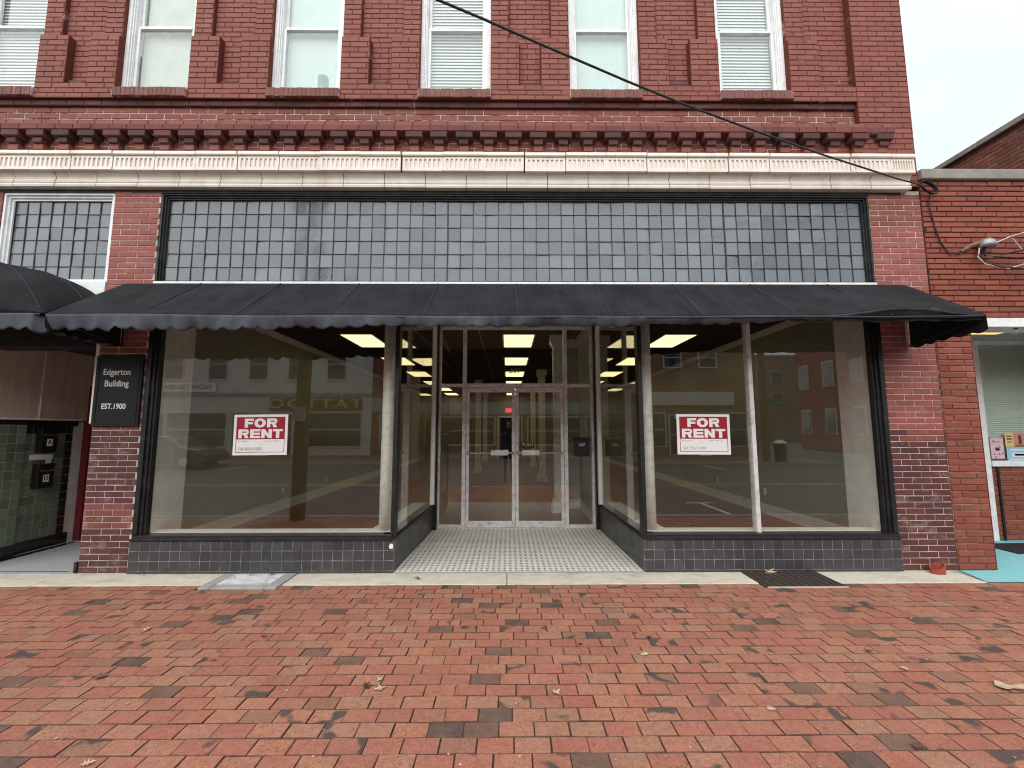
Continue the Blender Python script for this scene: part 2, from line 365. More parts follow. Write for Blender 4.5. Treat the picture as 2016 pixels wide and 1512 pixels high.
def link(name, data, parent=None, kind=None, basis=None):
    o = bpy.data.objects.new(name, data); col.objects.link(o)
    if basis is not None: o.matrix_basis = basis
    if parent is not None: o.parent = parent; o.matrix_parent_inverse = parent.matrix_basis.inverted()
    if kind: o['kind'] = kind
    return o
def tag(o, label, cat, group=None):
    o['label'] = label; o['category'] = cat
    if group: o['group'] = group
    return o
def thing(name, label, cat, loc=(0, 0, 0), group=None):
    o = link(name, None, basis=Matrix.Translation(loc)); o.empty_display_size = .1
    return tag(o, label, cat, group)
def struct(o): o['kind'] = 'structure'; return o
def soften(o, width=.004, seg=2):
    b = o.modifiers.new('Bevel', 'BEVEL'); b.width = width; b.segments = seg; b.limit_method = 'ANGLE'; return o
def text(name, body, size, loc, mat, parent=None, sx=1.0, bold=0.0, rot=(R(90), 0, 0), align='CENTER', ext=.0015, shear=0.0, space=1.0):
    cu = bpy.data.curves.new(name, 'FONT'); cu.body = body; cu.size = size; cu.align_x = align; cu.align_y = 'CENTER'
    cu.extrude = ext; cu.offset = bold; cu.shear = shear; cu.space_character = space; cu.materials.append(MATS[mat])
    tmp = bpy.data.objects.new(name, cu); me = bpy.data.meshes.new_from_object(tmp); bpy.data.objects.remove(tmp); cu = me
    M = Matrix.Translation(loc) @ Matrix.Rotation(rot[2], 4, 'Z') @ Matrix.Rotation(rot[0], 4, 'X') @ Matrix.Rotation(rot[1], 4, 'Y') @ Matrix.Diagonal((sx, 1, 1, 1))
    return link(name, cu, parent, basis=M)

# ------------------------------------------------------------------ ground, pavement, street
struct(MB().box(-300, 300, -320, 60, -.9, -.30).build('ground', 'asphalt'))
struct(MB().box(-60, 60, -15.4, -3.06, -.29, -.13).build('road', 'asphalt'))
pv = struct(MB().box(-14, 14, -2.92, -.37, -.28, -.011).build('brick_pavement', 'mortar_sand'))
struct(MB().box(-60, 60, -3.06, -2.92, -.28, .0).build('kerb', 'concrete_grey'))
struct(MB().box(-60, -14, -2.92, -.37, -.28, .0).build('pavement', 'concrete_grey'))
struct(MB().box(14, 60, -2.92, -.37, -.28, .0).build('pavement', 'concrete_grey'))
ok = struct(MB().box(-60, 15.5, -15.58, -15.4, -.28, .0).build('kerb', 'concrete_grey'))
struct(MB().box(-60, 15.5, -21.6, -15.58, -.28, -.004).build('far_pavement', 'far_brick_red'))
struct(MB().box(27, 60, -21.6, -15.4, -.28, -.002).build('far_pavement', 'concrete_grey'))
for k, xx in enumerate([-9.0, -2.35, 4.35, 11.0]):
    struct(MB().box(xx, xx + .1, -5.0, -3.15, -.13, -.126).build('parking_line', 'road_white'))
    struct(MB().box(xx - .28, xx + .38, -5.1, -5.0, -.13, -.126).build('parking_line', 'road_white'))
for yy in (-8.3, -8.55): struct(MB().box(-60, 60, yy, yy + .1, -.13, -.126).build('centre_line', 'road_yellow'))
for xx in (-12, -5, 9): struct(MB().box(xx, xx + .1, -15.3, -13.2, -.13, -.126).build('parking_line', 'road_white'))

# brick pavers: rows along the shop front in running bond
PITCH, PLEN, JT = .1140, .1830, .0032
cand = []; row = 0; y1 = -.372
while y1 - PITCH > -2.93:
    y0 = y1 - PITCH; x = -14 + (row % 2) * PLEN * .5 + random.uniform(-.03, .03) + (row * .011) % .06
    while x < 14 - PLEN:
        L = PLEN + random.uniform(-.002, .002)
        gr = any(a < x + L and x < b and y1 > -.47 for a, b in ((-3.06, -2.27), (2.53, 3.36)))
        if not gr: cand.append((x + JT / 2, x + L - JT / 2, y0 + JT / 2, y1 - JT / 2))
        else:
            for a, b in ((-3.06, -2.27), (2.53, 3.36)):
                if a < x + L and x < b:
                    if a - x > .03: cand.append((x + JT / 2, a - JT, y0 + JT / 2, y1 - JT / 2))
                    if x + L - b > .03: cand.append((b + JT, x + L - JT / 2, y0 + JT / 2, y1 - JT / 2))
        x += L
    y1 = y0; row += 1
def seen(c):
    y = (c[2] + c[3]) / 2; d = y + 4.91
    return y > -2.85 and abs((c[0] + c[1]) / 2) < d * 1.2
vis = sorted([c for c in cand if seen(c) and c[1] - c[0] > .17], key=lambda c: math.hypot((c[0] + c[1]) / 2, (c[2] + c[3]) / 2 + 4.91))[:300]
vs = set(vis)
pm = []
for k in range(18):
    m = MB(); j = lambda: random.uniform(-.0012, .0012); m.paver(-.0898 + j(), .0898 + j(), -.0553 + j() * .6, .0553 + j() * .6, 0, .03, .0022 + .0009 * (k % 3), [random.uniform(-.0016, .0016) for _ in range(4)])
    for q in range(4, 12): m.v[q] = (m.v[q][0] + random.gauss(0, .0009), m.v[q][1] + random.gauss(0, .0009), m.v[q][2]); pm.append(m.mesh('paver', 'paver', False, 'paver_edge'))
for c in vis:
    M = Matrix.Translation(((c[0] + c[1]) / 2 + random.uniform(-.001, .001), (c[2] + c[3]) / 2, random.uniform(-.0025, .0015))) @ Matrix.Rotation(random.gauss(0, .006), 4, 'Z') @ Matrix.Rotation(random.gauss(0, .006), 4, 'X') @ Matrix.Rotation(random.gauss(0, .005), 4, 'Y')
    link('paver', random.choice(pm), pv, basis=M)
m = MB()
for c in cand:
    if c in vs: continue
    z = random.uniform(-.003, .001); j = lambda: random.uniform(-.0012, .0012)
    m.paver(c[0] + j(), c[1] + j(), c[2] + j() * .6, c[3] + j() * .6, z, .03, .003, [random.uniform(-.0015, .0015) for _ in range(4)])
link('farther_pavers', m.mesh('farther_pavers', 'paver', False, 'paver_edge'), pv, 'stuff')

# concrete strip at the foot of the building, with openings left for the two gratings
ap = link('concrete_strip', None); ap['kind'] = 'structure'
for a, b in ((-14, -4.78), (-4.77, -3.06), (-2.27, -.02), (-.012, 2.53), (3.36, 4.86)):
    e = 0 if (a, b) != (3.36, 4.86) else 0
    soften(MB().box(a, b, -.368, .06, -.2, .004 + random.uniform(-.001, .001)).build('concrete_slab', 'concrete', ap), .006)
struct(MB().poly([(4.86, -.368, .005), (9.5, -.368, .005), (9.5, 1.30, .005), (5.36, 1.30, .005), (5.36, .0, .005), (4.96, .0, .005)]).build('teal_pavement', 'teal_paint'))
struct(MB().box(4.861, 9.5, -.368, 1.3, -.2, -.004).build('neighbour_pavement', 'concrete_grey'))

# ------------------------------------------------------------------ main building
B = thing('brick_building', 'two-storey dark red brick shop building with cream fluted cornice and tiled entrance recess', 'building', (0, 0, 0))
def part(name, mat, parent=None, kind=None):
    class _P(MB):
        def done(s): return s.build(name, mat, parent or B, kind)
    return _P()
singles = [0]
def bricks(x0, x1, z0, z1, y, mat, course=.068, length=.212, joint=.009, single=0, phase=None, depth=.03, out=None, matf=None, par=None, jit=.0012):
    """running bond in a rectangle; the first `single` ones as objects of their own, the rest into out"""
    n = max(1, round((z1 - z0) / course)); ch = (z1 - z0) / n; res = []
    for r in range(n):
        a = z0 + r * ch; ph = (length / 2 if (r % 2) else 0) if phase is None else phase(r)
        x = x0 - (length - ph if ph else 0)
        while x < x1 - .005:
            p, q = max(x, x0), min(x + length, x1)
            if q - p > .025: res.append((p + joint / 2, q - joint / 2, a + joint / 2, a + ch - joint / 2))
            x += length
    random.shuffle(res) if False else None
    for b in res:
        mm = matf(b) if matf else mat
        if singles[0] < 300 and single and (single is True or single(b)):
            singles[0] += 1
            me = MB().brick(-(b[1] - b[0]) / 2, (b[1] - b[0]) / 2, -(b[3] - b[2]) / 2, (b[3] - b[2]) / 2, 0, depth, .0035, jit).mesh('brick', mm)
            link('brick', me, par or B, basis=Matrix.Translation(((b[0] + b[1]) / 2, y + random.uniform(-.0015, .0012), (b[2] + b[3]) / 2)))
        else: out.setdefault(mm, MB()).brick(*b, y + random.uniform(-.0015, .0012), depth, .0035, jit)
OUT = {}
WX = [-8.07, -6.215, -4.36, -2.505, -.66, 1.196, 3.05]; HW = .44
ZS, ZT = 5.69, 7.95
XR = 4.95; XL = -9.0
MO = MB()                                 # painted mortar behind the upper walls
def wallrect(x0, x1, z0, z1, y, mat='brick_red', **k):
    MO.box(x0, x1, y + .005, .42, z0, z1); bricks(x0, x1, z0, z1, y, mat, out=OUT, **k)
# corner pilaster, band under the sills, strips and panels between windows
wallrect(4.30, XR, 4.46, 8.3, 0.0)
xs = [XL] + [c for c in WX] + [4.30]
for i, c in enumerate(WX):
    wallrect(c - HW, c + HW, ZT, 8.3, .0)
segs = [(XL, WX[0] - HW)] + [(WX[i] + HW, WX[i + 1] - HW) for i in range(len(WX) - 1)] + [(WX[-1] + HW, 4.30)]
for i, (a, b) in enumerate(segs):
    mid = (a + b) / 2; last = i == len(segs) - 1
    lo, up = ((mid - .135, mid + .135), (mid - .262, mid + .262))
    if last: lo, up = (a + .37, 4.30), (a + .24, 4.30)
    if i == 0: lo, up = (b - .6, b - .35), (b - .75, b - .22)
    for (p, q), z0, z1, y in ((lo, 5.76, 6.40, .0), (up, 6.40, 8.3, .036)):
        wallrect(a, p, z0, z1, y)
        if not last: wallrect(q, b, z0, z1, y)
    wallrect(lo[0], lo[1], 5.83, 6.40, .088); wallrect(up[0], up[1], 6.40, 8.3, .088)
    wallrect(lo[0], lo[1], 5.76, 5.83, .045, 'brick_soot_shade')
wallrect(XL, 4.30, 5.69, 5.76, .0) if False else None
for a, b in segs: wallrect(a, b, 5.69, 5.76, 0.0)
wallrect(XL, 4.30, 5.563, 5.69, .0)
wallrect(XL, 4.30, 5.49, 5.563, .036, 'brick_soot_shade')  # undercut belt: shade below the window wall put into the brick colour, with soot
MO2 = MB().box(XL, 4.30, .075, .42, 5.26, 5.49); bricks(XL, 4.30, 5.26, 5.49, .070, 'brick_red', out=OUT, joint=.010)
MO2.box(XL, 4.30, .0748, .42, 4.86, 5.105); MO2.build('frieze_wall', 'mortar_frieze', B)
MO.box(XL, 4.70, .0765, .42, 4.46, 5.26)
bricks(XL, 4.30, 4.86, 5.10, .070, 'brick_red', out=OUT)
OUT2 = MB()
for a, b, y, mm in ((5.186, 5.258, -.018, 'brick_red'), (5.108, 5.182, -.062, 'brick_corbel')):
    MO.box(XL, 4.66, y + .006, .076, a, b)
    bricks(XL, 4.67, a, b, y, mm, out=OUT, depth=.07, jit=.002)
for mm, mb in OUT.items(): mb.build('wall_bricks', mm, B, 'stuff')
OUT.clear()
MO.build('upper_wall', 'mortar_painted', B)
# corbel brackets: three stepped bricks each
bm1 = MB().brick(-.10, .10, 0, .070, 0, .15, .004).mesh('brick', 'brick_soot_shade'); bm2 = MB().brick(-.055, .055, 0, .066, 0, .12, .004).mesh('brick', 'brick_soot_shade'); bm3 = MB().brick(-.055, .055, 0, .070, 0, .09, .004).mesh('brick', 'brick_red')
x = 4.555
while x > -9:
    br = MB().box(x - .045, x + .045, .0, .08, 4.90, 5.10).build('bracket', 'mortar_painted', B)
    j = lambda: random.uniform(-.004, .004)
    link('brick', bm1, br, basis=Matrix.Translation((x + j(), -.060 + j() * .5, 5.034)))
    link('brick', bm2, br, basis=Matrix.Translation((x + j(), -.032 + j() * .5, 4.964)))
    link('brick', bm3, br, basis=Matrix.Translation((x + j(), -.004 + j() * .5, 4.890)))
    x -= .2995
# sills of upright bricks, windows
sillm = [MB().brick(-.0255, .0255, 0, .112, 0, .12, .004, .0015).mesh('brick', 'brick_sill') for _ in range(3)]
def upper_window(c, kind, lab):
    sl_ = MB().box(c - .445, c + .445, -.026, .2, 5.572, 5.680).build('sill', 'mortar_red', B)
    n = 16
    for k in range(n):
        link('brick', random.choice(sillm), sl_, basis=Matrix.Translation((c - .44 + (k + .5) * .88 / n, -.034 + random.uniform(-.003, .003), 5.571 + random.uniform(-.002, .002))) @ Matrix.Rotation(random.gauss(0, .012), 4, 'Y'))
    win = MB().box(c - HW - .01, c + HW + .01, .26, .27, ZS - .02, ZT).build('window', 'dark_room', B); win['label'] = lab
    f = MB(); y0 = .085
    for s in (-1, 1):
        a, b = sorted((c + s * HW, c + s * (HW - .045))); f.box(a, b, y0, .24, ZS, ZT)
        a, b = sorted((c + s * (HW - .045), c + s * (HW - .062))); f.box(a, b, y0 + .018, .24, ZS, ZT)
        a, b = sorted((c + s * (HW - .062), c + s * (HW - .075))); f.box(a, b, y0 + .034, .24, ZS, ZT)
    f.box(c - HW + .0755, c + HW - .0755, y0 + .01, .24, ZS - .004, ZS + .018)
    soften(f.build('frame', 'white_paint', win), .003)
    f = MB(); i = HW - .076; ys = .15
    f.box(c - i, c - i + .036, ys, ys + .04, ZS + .018, 6.66).box(c + i - .036, c + i, ys, ys + .04, ZS + .018, 6.66).box(c - i + .036, c + i - .036, ys + .002, ys + .038, ZS + .018, ZS + .05).box(c - i + .036, c + i - .036, ys - .008, ys + .038, 6.625, 6.662)
    soften(f.build('lower_sash', 'white_paint', win), .003)
    f = MB(); yu = .19
    f.box(c - i, c - i + .036, yu, yu + .04, 6.663, ZT).box(c + i - .036, c + i, yu, yu + .04, 6.663, ZT).box(c - i + .036, c + i - .036, yu - .002, yu + .038, 6.664, 6.70)
    soften(f.build('upper_sash', 'white_paint', win), .003)
    MB().box(c - i + .03, c + i - .03, ys + .015, ys + .02, ZS + .04, 6.63).build('pane', 'window_glass', win)
    MB().box(c - i + .03, c + i - .03, yu + .015, yu + .02, 6.69, ZT).build('pane', 'window_glass', win)
    a, b = c - i + .012, c + i - .012
    if kind.startswith('blind'):
        bl = MB(); z = ZS + (.03 if kind == 'blind' else .17)
        while z < ZT:
            q = .0385 * random.uniform(.96, 1.03)
            bl.quad((a, .238, z), (b, .238, z), (b, .252, z + q), (a, .252, z + q)); z += .0435
        bl.box(a, b, .237, .25, ZS + (.02 if kind == 'blind' else .155), ZS + (.03 if kind == 'blind' else .17))
        bl.build('venetian_blind', 'blind_white', win, 'stuff')
    else:
        p = MB(); nx = 12
        for k in range(nx):
            xa, xb = a + (b - a) * k / nx, a + (b - a) * (k + 1) / nx
            w_ = lambda x: .245 + .004 * math.sin(x * 31 + c)
            p.quad((xa, w_(xa), ZS + .03), (xb, w_(xb), ZS + .03), (xb, w_(xb), ZT), (xa, w_(xa), ZT))
        p.box(a + .0, b, .236, .256, ZS + .022, ZS + .036)
        p.build('roller_shade', 'shade_grey' if kind == 'shade_grey' else 'shade_pale', win)
for c, kd, lb in zip(WX[1:], ['blind_up', 'shade_grey', 'shade', 'blind', 'shade', 'blind'], ['window with half-raised blinds', 'window with beige shade', 'window with pale shade', 'window with white venetian blinds', 'window with pale shade', 'window with white venetian blinds']): upper_window(c, kd, lb)
MB().box(WX[0] - HW, WX[0] + HW, .2, .3, ZS - .1, ZT).build('window', 'shade_pale', B)
MB().box(XL, XR - .002, .421, 18.5, 8.25, 8.6).build('roof', 'roof_dark', B)
MB().box(XR - .18, XR - .004, .421, 18.5, -.2, 8.25).build('side_wall', 'brick_red', B)
MB().box(XL, XL + .2, .421, 18.5, -.2, 8.25).build('side_wall', 'brick_red', B)

# cornice: fluted terracotta blocks over a moulded course
def cornice_block(L):
    m = MB(); h0, h1 = 4.552, 4.728
    m.prism_x([(-.155, 4.775), (-.158, 4.738), (-.150, 4.728), (-.122, 4.728), (-.122, 4.552), (.06, 4.552), (.06, 4.785)], .005, L - .005)   # core and lip
    n = 8; e = .022; w_ = (L - 2 * e) / n; yb, yf = -.1215, -.135
    m.box(.004, L - .004, yf, yb, h1 - .030, h1 - .001)
    m.box(.004, L - .004, yf - .003, yb, h0, h0 + .034)
    for k in range(n + 1):
        c = e + k * w_; hw = w_ * .20
        a, b = max(.004, c - hw), min(L - .004, c + hw)
        if k == 0: a = .004
        if k == n: b = L - .004
        m.box(a, b, yf, yb, h0 + .034, h1 - .030)
        for s in (-1, 1):                     # rounded heads of the flutes
            if (k == 0 and s < 0) or (k == n and s > 0): continue
            t = h1 - .030; x_ = c + s * hw if not (k in (0, n)) else (a if s < 0 else b)
            m.prism_x([(yf, t), (yb, t), (yb, t - .001), (yf, t - .001)], x_, x_ + s * .0005)
            m.poly([(x_, yf, t), (x_ + s * hw * .95, yf, t), (x_ + s * hw * .28, yf, t - .006), (x_, yf, t - .022)])
            m.poly([(x_ + s * hw * .95, yf, t), (x_ + s * hw * .95, yb, t), (x_ + s * hw * .28, yb, t - .006), (x_ + s * hw * .28, yf, t - .006)])
            m.poly([(x_ + s * hw * .28, yf, t - .006), (x_ + s * hw * .28, yb, t - .006), (x_, yb, t - .022), (x_, yf, t - .022)])
    return m
PB = .479; cbm = cornice_block(PB).mesh('cornice_block', 'terracotta'); x = 4.50
eb = cornice_block(.29); eb.build('cornice_block', 'terracotta', B).matrix_basis = Matrix.Translation((4.505, 0, 0))
x = 4.505 - PB
while x > XL - .1:
    link('cornice_block', cbm, B, basis=Matrix.Translation((x, random.uniform(-.0025, .0025), random.uniform(-.002, .002))) @ Matrix.Rotation(random.gauss(0, .0012), 4, 'Y')); x -= PB
MB().box(XL, 4.78, -.110, .05, 4.56, 4.765).build('cornice_bed', 'mortar_dark', B); MB().box(XL, 4.70, -.035, .05, 4.39, 4.5445).build('cornice_bed', 'mortar_dark', B)
prof = [(-.098, 4.549), (-.075, 4.530), (-.060, 4.505), (-.054, 4.475), (-.066, 4.471), (-.070, 4.455), (-.066, 4.438), (-.052, 4.434), (-.072, 4.424), (-.076, 4.405), (-.070, 4.385), (.06, 4.380), (.06, 4.549)]
PM = .481; mm_ = MB().prism_x(prof, .0042, PM - .0042).mesh('moulding_block', 'terracotta')
x = 4.31
while x > XL - .1:
    link('moulding_block', mm_, B, basis=Matrix.Translation((x, random.uniform(-.0015, .0015), random.uniform(-.0015, .0015)))); x -= PM
MB().prism_x(prof, 4.31 + PM - .477 + .477, 4.70 + .01).build('moulding_block', 'terracotta', B) if False else None
e2 = MB().prism_x([(y - .004 if y < 0 else y, z) for y, z in prof], 4.665, 4.72); e2.v = [(x, y, z) if x < 4.7 else (x - .05 * (1 if y < -.03 else 0) * 0, y, z) for x, y, z in e2.v]
ow = MB().prism_x(prof, 4.31 + .1715 * 2.805, 4.664) if False else None
MB().box(XL, XR - .002, .076, .42, 4.352, 4.4595).build('lintel', 'mortar_painted', B)
MB().box(XL, 4.72, .0, .0755, 4.345, 4.379).build('lintel_trim', 'green_black_frame', B)

# piers: bricks one by one
PL0, PL1, PR0, PR1 = -4.665, -4.115, 4.325, 4.95
for a, b in ((PL0, PL1), (PR0, PR1)):
    MB().box(a + .004, b - .004, .006, .42, -.1, 4.4).build('pier', 'mortar_white', B)
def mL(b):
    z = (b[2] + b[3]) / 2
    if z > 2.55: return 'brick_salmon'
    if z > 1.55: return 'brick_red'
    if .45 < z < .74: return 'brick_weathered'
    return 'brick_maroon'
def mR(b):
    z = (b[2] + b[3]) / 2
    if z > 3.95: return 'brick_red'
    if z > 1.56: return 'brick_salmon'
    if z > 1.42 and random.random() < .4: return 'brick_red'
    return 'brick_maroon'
hid = lambda b: not (2.45 < b[2] < 3.15)
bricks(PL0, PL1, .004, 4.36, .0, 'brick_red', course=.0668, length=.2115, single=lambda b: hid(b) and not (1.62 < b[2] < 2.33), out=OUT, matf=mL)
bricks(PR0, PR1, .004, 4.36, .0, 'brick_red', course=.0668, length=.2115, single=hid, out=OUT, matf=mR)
# ledge that carries the wall of the piers left of the entry transom
bricks(XL, -5.97, 3.0, 4.36, .0, 'brick_red', out=OUT); MB().box(XL, -5.975, .006, .42, 2.66, 4.4).build('pier', 'mortar_red', B)
for mm, mb in OUT.items(): mb.build('pier_bricks', mm, B, 'stuff')
OUT.clear()

# transom lights: leaded squares
def transom(x0, x1, z0, z1, cols, rows, bold, fmat, y=.075, fw=.055, lab=None):
    T = MB().box(x0 + .02, x1 - .02, y + .045, y + .05, z0 + .02, z1 - .02)
    T = MB()
    for q, (d, yy) in enumerate(((0, .0), (.34, .022), (.67, .042))):
        a, b, c, e = x0 + fw * d, x1 - fw * d, z0 + fw * d * .55, z1 - fw * d
        w_ = fw * .33
        T.box(a, a + w_, .012 + yy, y + .06, c, e).box(b - w_, b, .012 + yy, y + .06, c, e)
        T.box(a + w_, b - w_, .012 + yy, y + .06, e - w_, e).box(a + w_, b - w_, .012 + yy, y + .06, c, c + w_ * .55)
    tr = T.build('transom_window', fmat, B)
    if lab: tr['label'] = lab
    gx0, gx1, gz0, gz1 = x0 + fw, x1 - fw, z0 + fw * .55, z1 - fw
    pw, ph = (gx1 - gx0) / cols, (gz1 - gz0) / rows
    C = MB(); wob = [random.uniform(-.003, .003) for _ in range(cols + 1)]; wz = [random.uniform(-.003, .003) for _ in range(rows + 1)]
    for k in range(cols + 1):
        c = gx0 + k * pw; hw = .0075 if k % bold == 0 else .0037
        pts = [(c + wob[k] * math.sin(t * 5 + k), y + .012, gz0 + (gz1 - gz0) * t) for t in [i / 6 for i in range(7)]]
        for p, q in zip(pts, pts[1:]): C.prism_x([(y - .004, p[2]), (y + .02, p[2]), (y + .02, q[2]), (y - .004, q[2])], p[0] - hw, p[0] + hw)
    for k in range(rows + 1):
        z = gz0 + k * ph + wz[k]; C.box(gx0, gx1, y - .002, y + .018, z - .0037, z + .0037)
    C.build('lead_came', 'green_black_frame', tr)
    pme = MB().box(-pw / 2, pw / 2, .004, .008, -ph / 2, ph / 2).mesh('pane', 'leaded_glass')
    for i in range(cols):
        for j in range(rows):
            link('pane', pme, tr, basis=Matrix.Translation((gx0 + (i + .5) * pw, y, gz0 + (j + .5) * ph)) @ Matrix.Rotation(random.gauss(0, .022), 4, 'X') @ Matrix.Rotation(random.gauss(0, .022), 4, 'Z'))
transom(-4.115, 4.325, 3.262, 4.345, 55, 6, 11, 'green_black_frame', lab='long leaded-glass transom in dark frame')
transom(-5.97, -4.665, 3.262, 4.345, 8, 6, 8, 'white_paint', fw=.075, lab='leaded-glass transom in white frame')
MB().box(-4.115, 4.325, -.012, .07, 3.236, 3.2605).build('flashing', 'white_paint', B)
MB().box(-5.97, -4.67, -.006, .14, 2.95, 3.2605).build('fascia_board', 'white_paint', B)
MB().box(-6.2, 4.6, 1.5, 1.6, 3.40, 4.5).build('plenum_wall', 'grey_wall', B)
MB().box(-4.25, -4.12, .2, 1.5, 3.40, 4.4).build('plenum_wall', 'grey_wall', B)
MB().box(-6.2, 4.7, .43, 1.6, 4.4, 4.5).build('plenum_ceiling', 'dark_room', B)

# ------------------------------------------------------------------ storefront
ZB, ZG, ZH = .345, .402, 3.235        # tiled base, glass foot, head
XA, XB_, XC, XD = -4.115, -1.25, 1.485, 4.325     # left bay, entrance, right bay
YD = 2.06; XAb, XCb = -1.165, 1.415
MB().box(XA, XD, .02, .10, 3.16, 3.2355).build('window_head', 'black_frame', B)
def tiled(p0, p1, flip, name='tiled_base'):
    """low tiled wall from p0 to p1 (plan), face on the right-hand side of p0->p1"""
    d = Vector((p1[0] - p0[0], p1[1] - p0[1], 0)); L = d.length; ang = math.atan2(d.y, d.x)
    M = Matrix.Translation((p0[0], p0[1], 0)) @ Matrix.Rotation(ang, 4, 'Z')
    base = link(name, MB().box(0, L, .0045, .14, -.1, ZB).mesh(name, 'grout_dark'), B, basis=M)
    n = max(1, round(L / .1105)); w_ = L / n; rows = ((.028, .134), (.134, .240), (.240, .345))
    sk = MB().box(0.001, L - .001, -.002, .0044, .004, .026); link('tile', sk.mesh('tile', 'tile_black'), base, basis=M)
    tm = [MB().brick(-w_ / 2 + .0022, w_ / 2 - .0022, -.0508, .0508, 0, .012, .003, .0006).mesh('tile', 'tile_black') for _ in range(3)]
    for k in range(n):
        for a, b in rows:
            link('tile', random.choice(tm), base, basis=M @ Matrix.Translation(((k + .5) * w_, random.uniform(-.001, .001), (a + b) / 2)) @ Matrix.Rotation(random.gauss(0, .004), 4, 'X') @ Matrix.Rotation(random.gauss(0, .004), 4, 'Z'))
    return base, M, L
tiled((XA, -.022), (XB_, -.022), 0)
tiled((XC, -.022), (XD, -.022), 0)
tiled((XB_, -.02), (XAb, YD), 0)
tiled((XCb, YD), (XC, -.02), 0)
# chipped white spots on the corner tile
MB().poly([(-1.297, -.0235, .262), (-1.262, -.0235, .258), (-1.256, -.0235, .285), (-1.262, -.0235, .312), (-1.288, -.0235, .314), (-1.302, -.0235, .29)]).build('tile_chip', 'white_paint', B)
def sill_run(p0, p1, t=.0):
    d = Vector((p1[0] - p0[0], p1[1] - p0[1], 0)); L = d.length; M = Matrix.Translation((p0[0], p0[1], 0)) @ Matrix.Rotation(math.atan2(d.y, d.x), 4, 'Z')
    m = MB(); m.prism_x([(-.012, ZB + .001), (-.012, ZB + .022), (.02, ZB + .030), (.02, ZG - .004), (.05, ZG), (.14, ZG), (.14, ZB + .001)], .0, L)
    o = soften(link('window_ledge', m.mesh('window_ledge', 'black_frame'), B, basis=M), .003); return M, L
sill_run((XA + .001, -.02), (XB_ - .002, -.02)); sill_run((XC + .002, -.02), (XD - .001, -.02)); sill_run((XB_ - .0, -.018), (XAb, YD)); sill_run((XCb, YD), (XC, -.018))
# black outer frames of both bays
for s, a in ((1, XA), (-1, XD)):
    m = MB()
    for d0, d1, yy in ((.0, .05, .0), (.05, .085, .022), (.085, .112, .04)):
        p, q = sorted((a + s * d0, a + s * d1)); m.box(p, q, yy, .105, ZG, 3.16)
    soften(m.build('window_frame', 'black_frame', B), .003)
def pane(name, x0, x1, y, z0, z1, par=None): return MB().box(x0, x1, y, y + .006, z0, z1).build(name, 'shop_glass', par or B)
GY = .075
pane('shop_pane', XA + .11, XB_ - .03, GY, ZG, 3.17)
pane('shop_pane', XC + .03, 2.803, GY, ZG, 3.17); pane('shop_pane', 2.807, XD - .11, GY, ZG, 3.17)
soften(MB().box(2.780, 2.826, .045, .14, ZG, 3.16).build('mullion', 'aluminium', B), .004)
soften(MB().box(XB_ - .045, XB_ + .004, -.004, .11, ZG, 3.235).build('corner_post', 'black_frame', B), .004)
soften(MB().box(XC - .004, XC + .045, -.004, .11, ZG, 3.235).build('corner_post', 'black_frame', B), .004)
for xx in (-1.405, 1.622):
    cc = MB().lathe((xx, .200, 0), [(.0, .3), (.078, .3), (.075, 1.5), (.070, 4.38), (0, 4.38)], 28).build('round_column', 'column_white', B, None, True)
# entrance side glazing
def side(p0, p1, s):
    d = Vector((p1[0] - p0[0], p1[1] - p0[1], 0)); L = d.length; M = Matrix.Translation((p0[0], p0[1], 0)) @ Matrix.Rotation(math.atan2(d.y, d.x), 4, 'Z')
    link('shop_pane', MB().box(.08, L - .08, -.003, .003, ZG, 3.19).mesh('shop_pane', 'shop_glass'), B, basis=M)
    a, b = ((L - .17, L - .10) if s > 0 else (.10, .17))
    link('window_frame', MB().box(a, b, -.03, .03, ZG, 3.22).mesh('window_frame', 'white_trim'), B, basis=M)
    a, b = ((L - .10, L - .02) if s > 0 else (.02, .10))
    link('window_frame', MB().box(a, b, -.055, .045, .0, 3.22).mesh('window_frame', 'black_frame'), B, basis=M)
    link('window_frame', MB().box(.05, L - .05, -.03, .03, 3.17, 3.235).mesh('window_frame', 'white_trim'), B, basis=M)
    return M, L
side((XB_ - .004, .05), (XAb - .004, YD), 1); side((XCb + .004, YD), (XC + .004, .05), -1)
# recess ceiling and soffit behind the awning
MB().box(XB_, XC, .101, YD + .05, 3.236, 3.262).build('recess_ceiling', 'soffit', B)
# mosaic floor
MF = MB().box(-1.27, 1.50, -.018, YD + .1, -.1, .0105).build('recess_floor', 'grout', B)
mw, mbk = MB(), MB(); px, py = .0635, .062; y = .0; g = .0016
while y < YD:
    t = y / YD; x0_, x1_ = XB_ + (XAb - XB_) * t + .004, XC + (XCb - XC) * t - .004
    k = 0; x = -1.30 + .0
    while x < x1_:
        for (a, b, c, d, w_) in ((0, .0285, 0, py, 1), (.0285, .0635, 0, .0185, 1), (.0285, .0635, .0435, py, 1), (.0285, .0375, .0185, .0435, 1), (.0375, .0635, .0185, .0435, 0)):
            p, q = max(x + a, x0_), min(x + b, x1_)
            if q - p > .006:
                z = .0125 + random.uniform(-.0004, .0004)
                (mw if w_ else mbk).paver(p + g / 2, q - g / 2, y + c + g / 2, y + d - g / 2, z, .004, .0008)
        x += px
    y += py
mw.build('white_mosaic', 'mosaic_white', MF, 'stuff'); mbk.build('black_mosaic', 'mosaic_black', MF, 'stuff')
MB().box(XB_ + .02, XC - .02, -.036, -.0185, -.05, .0075).build('floor_edge', 'concrete_grey', B)

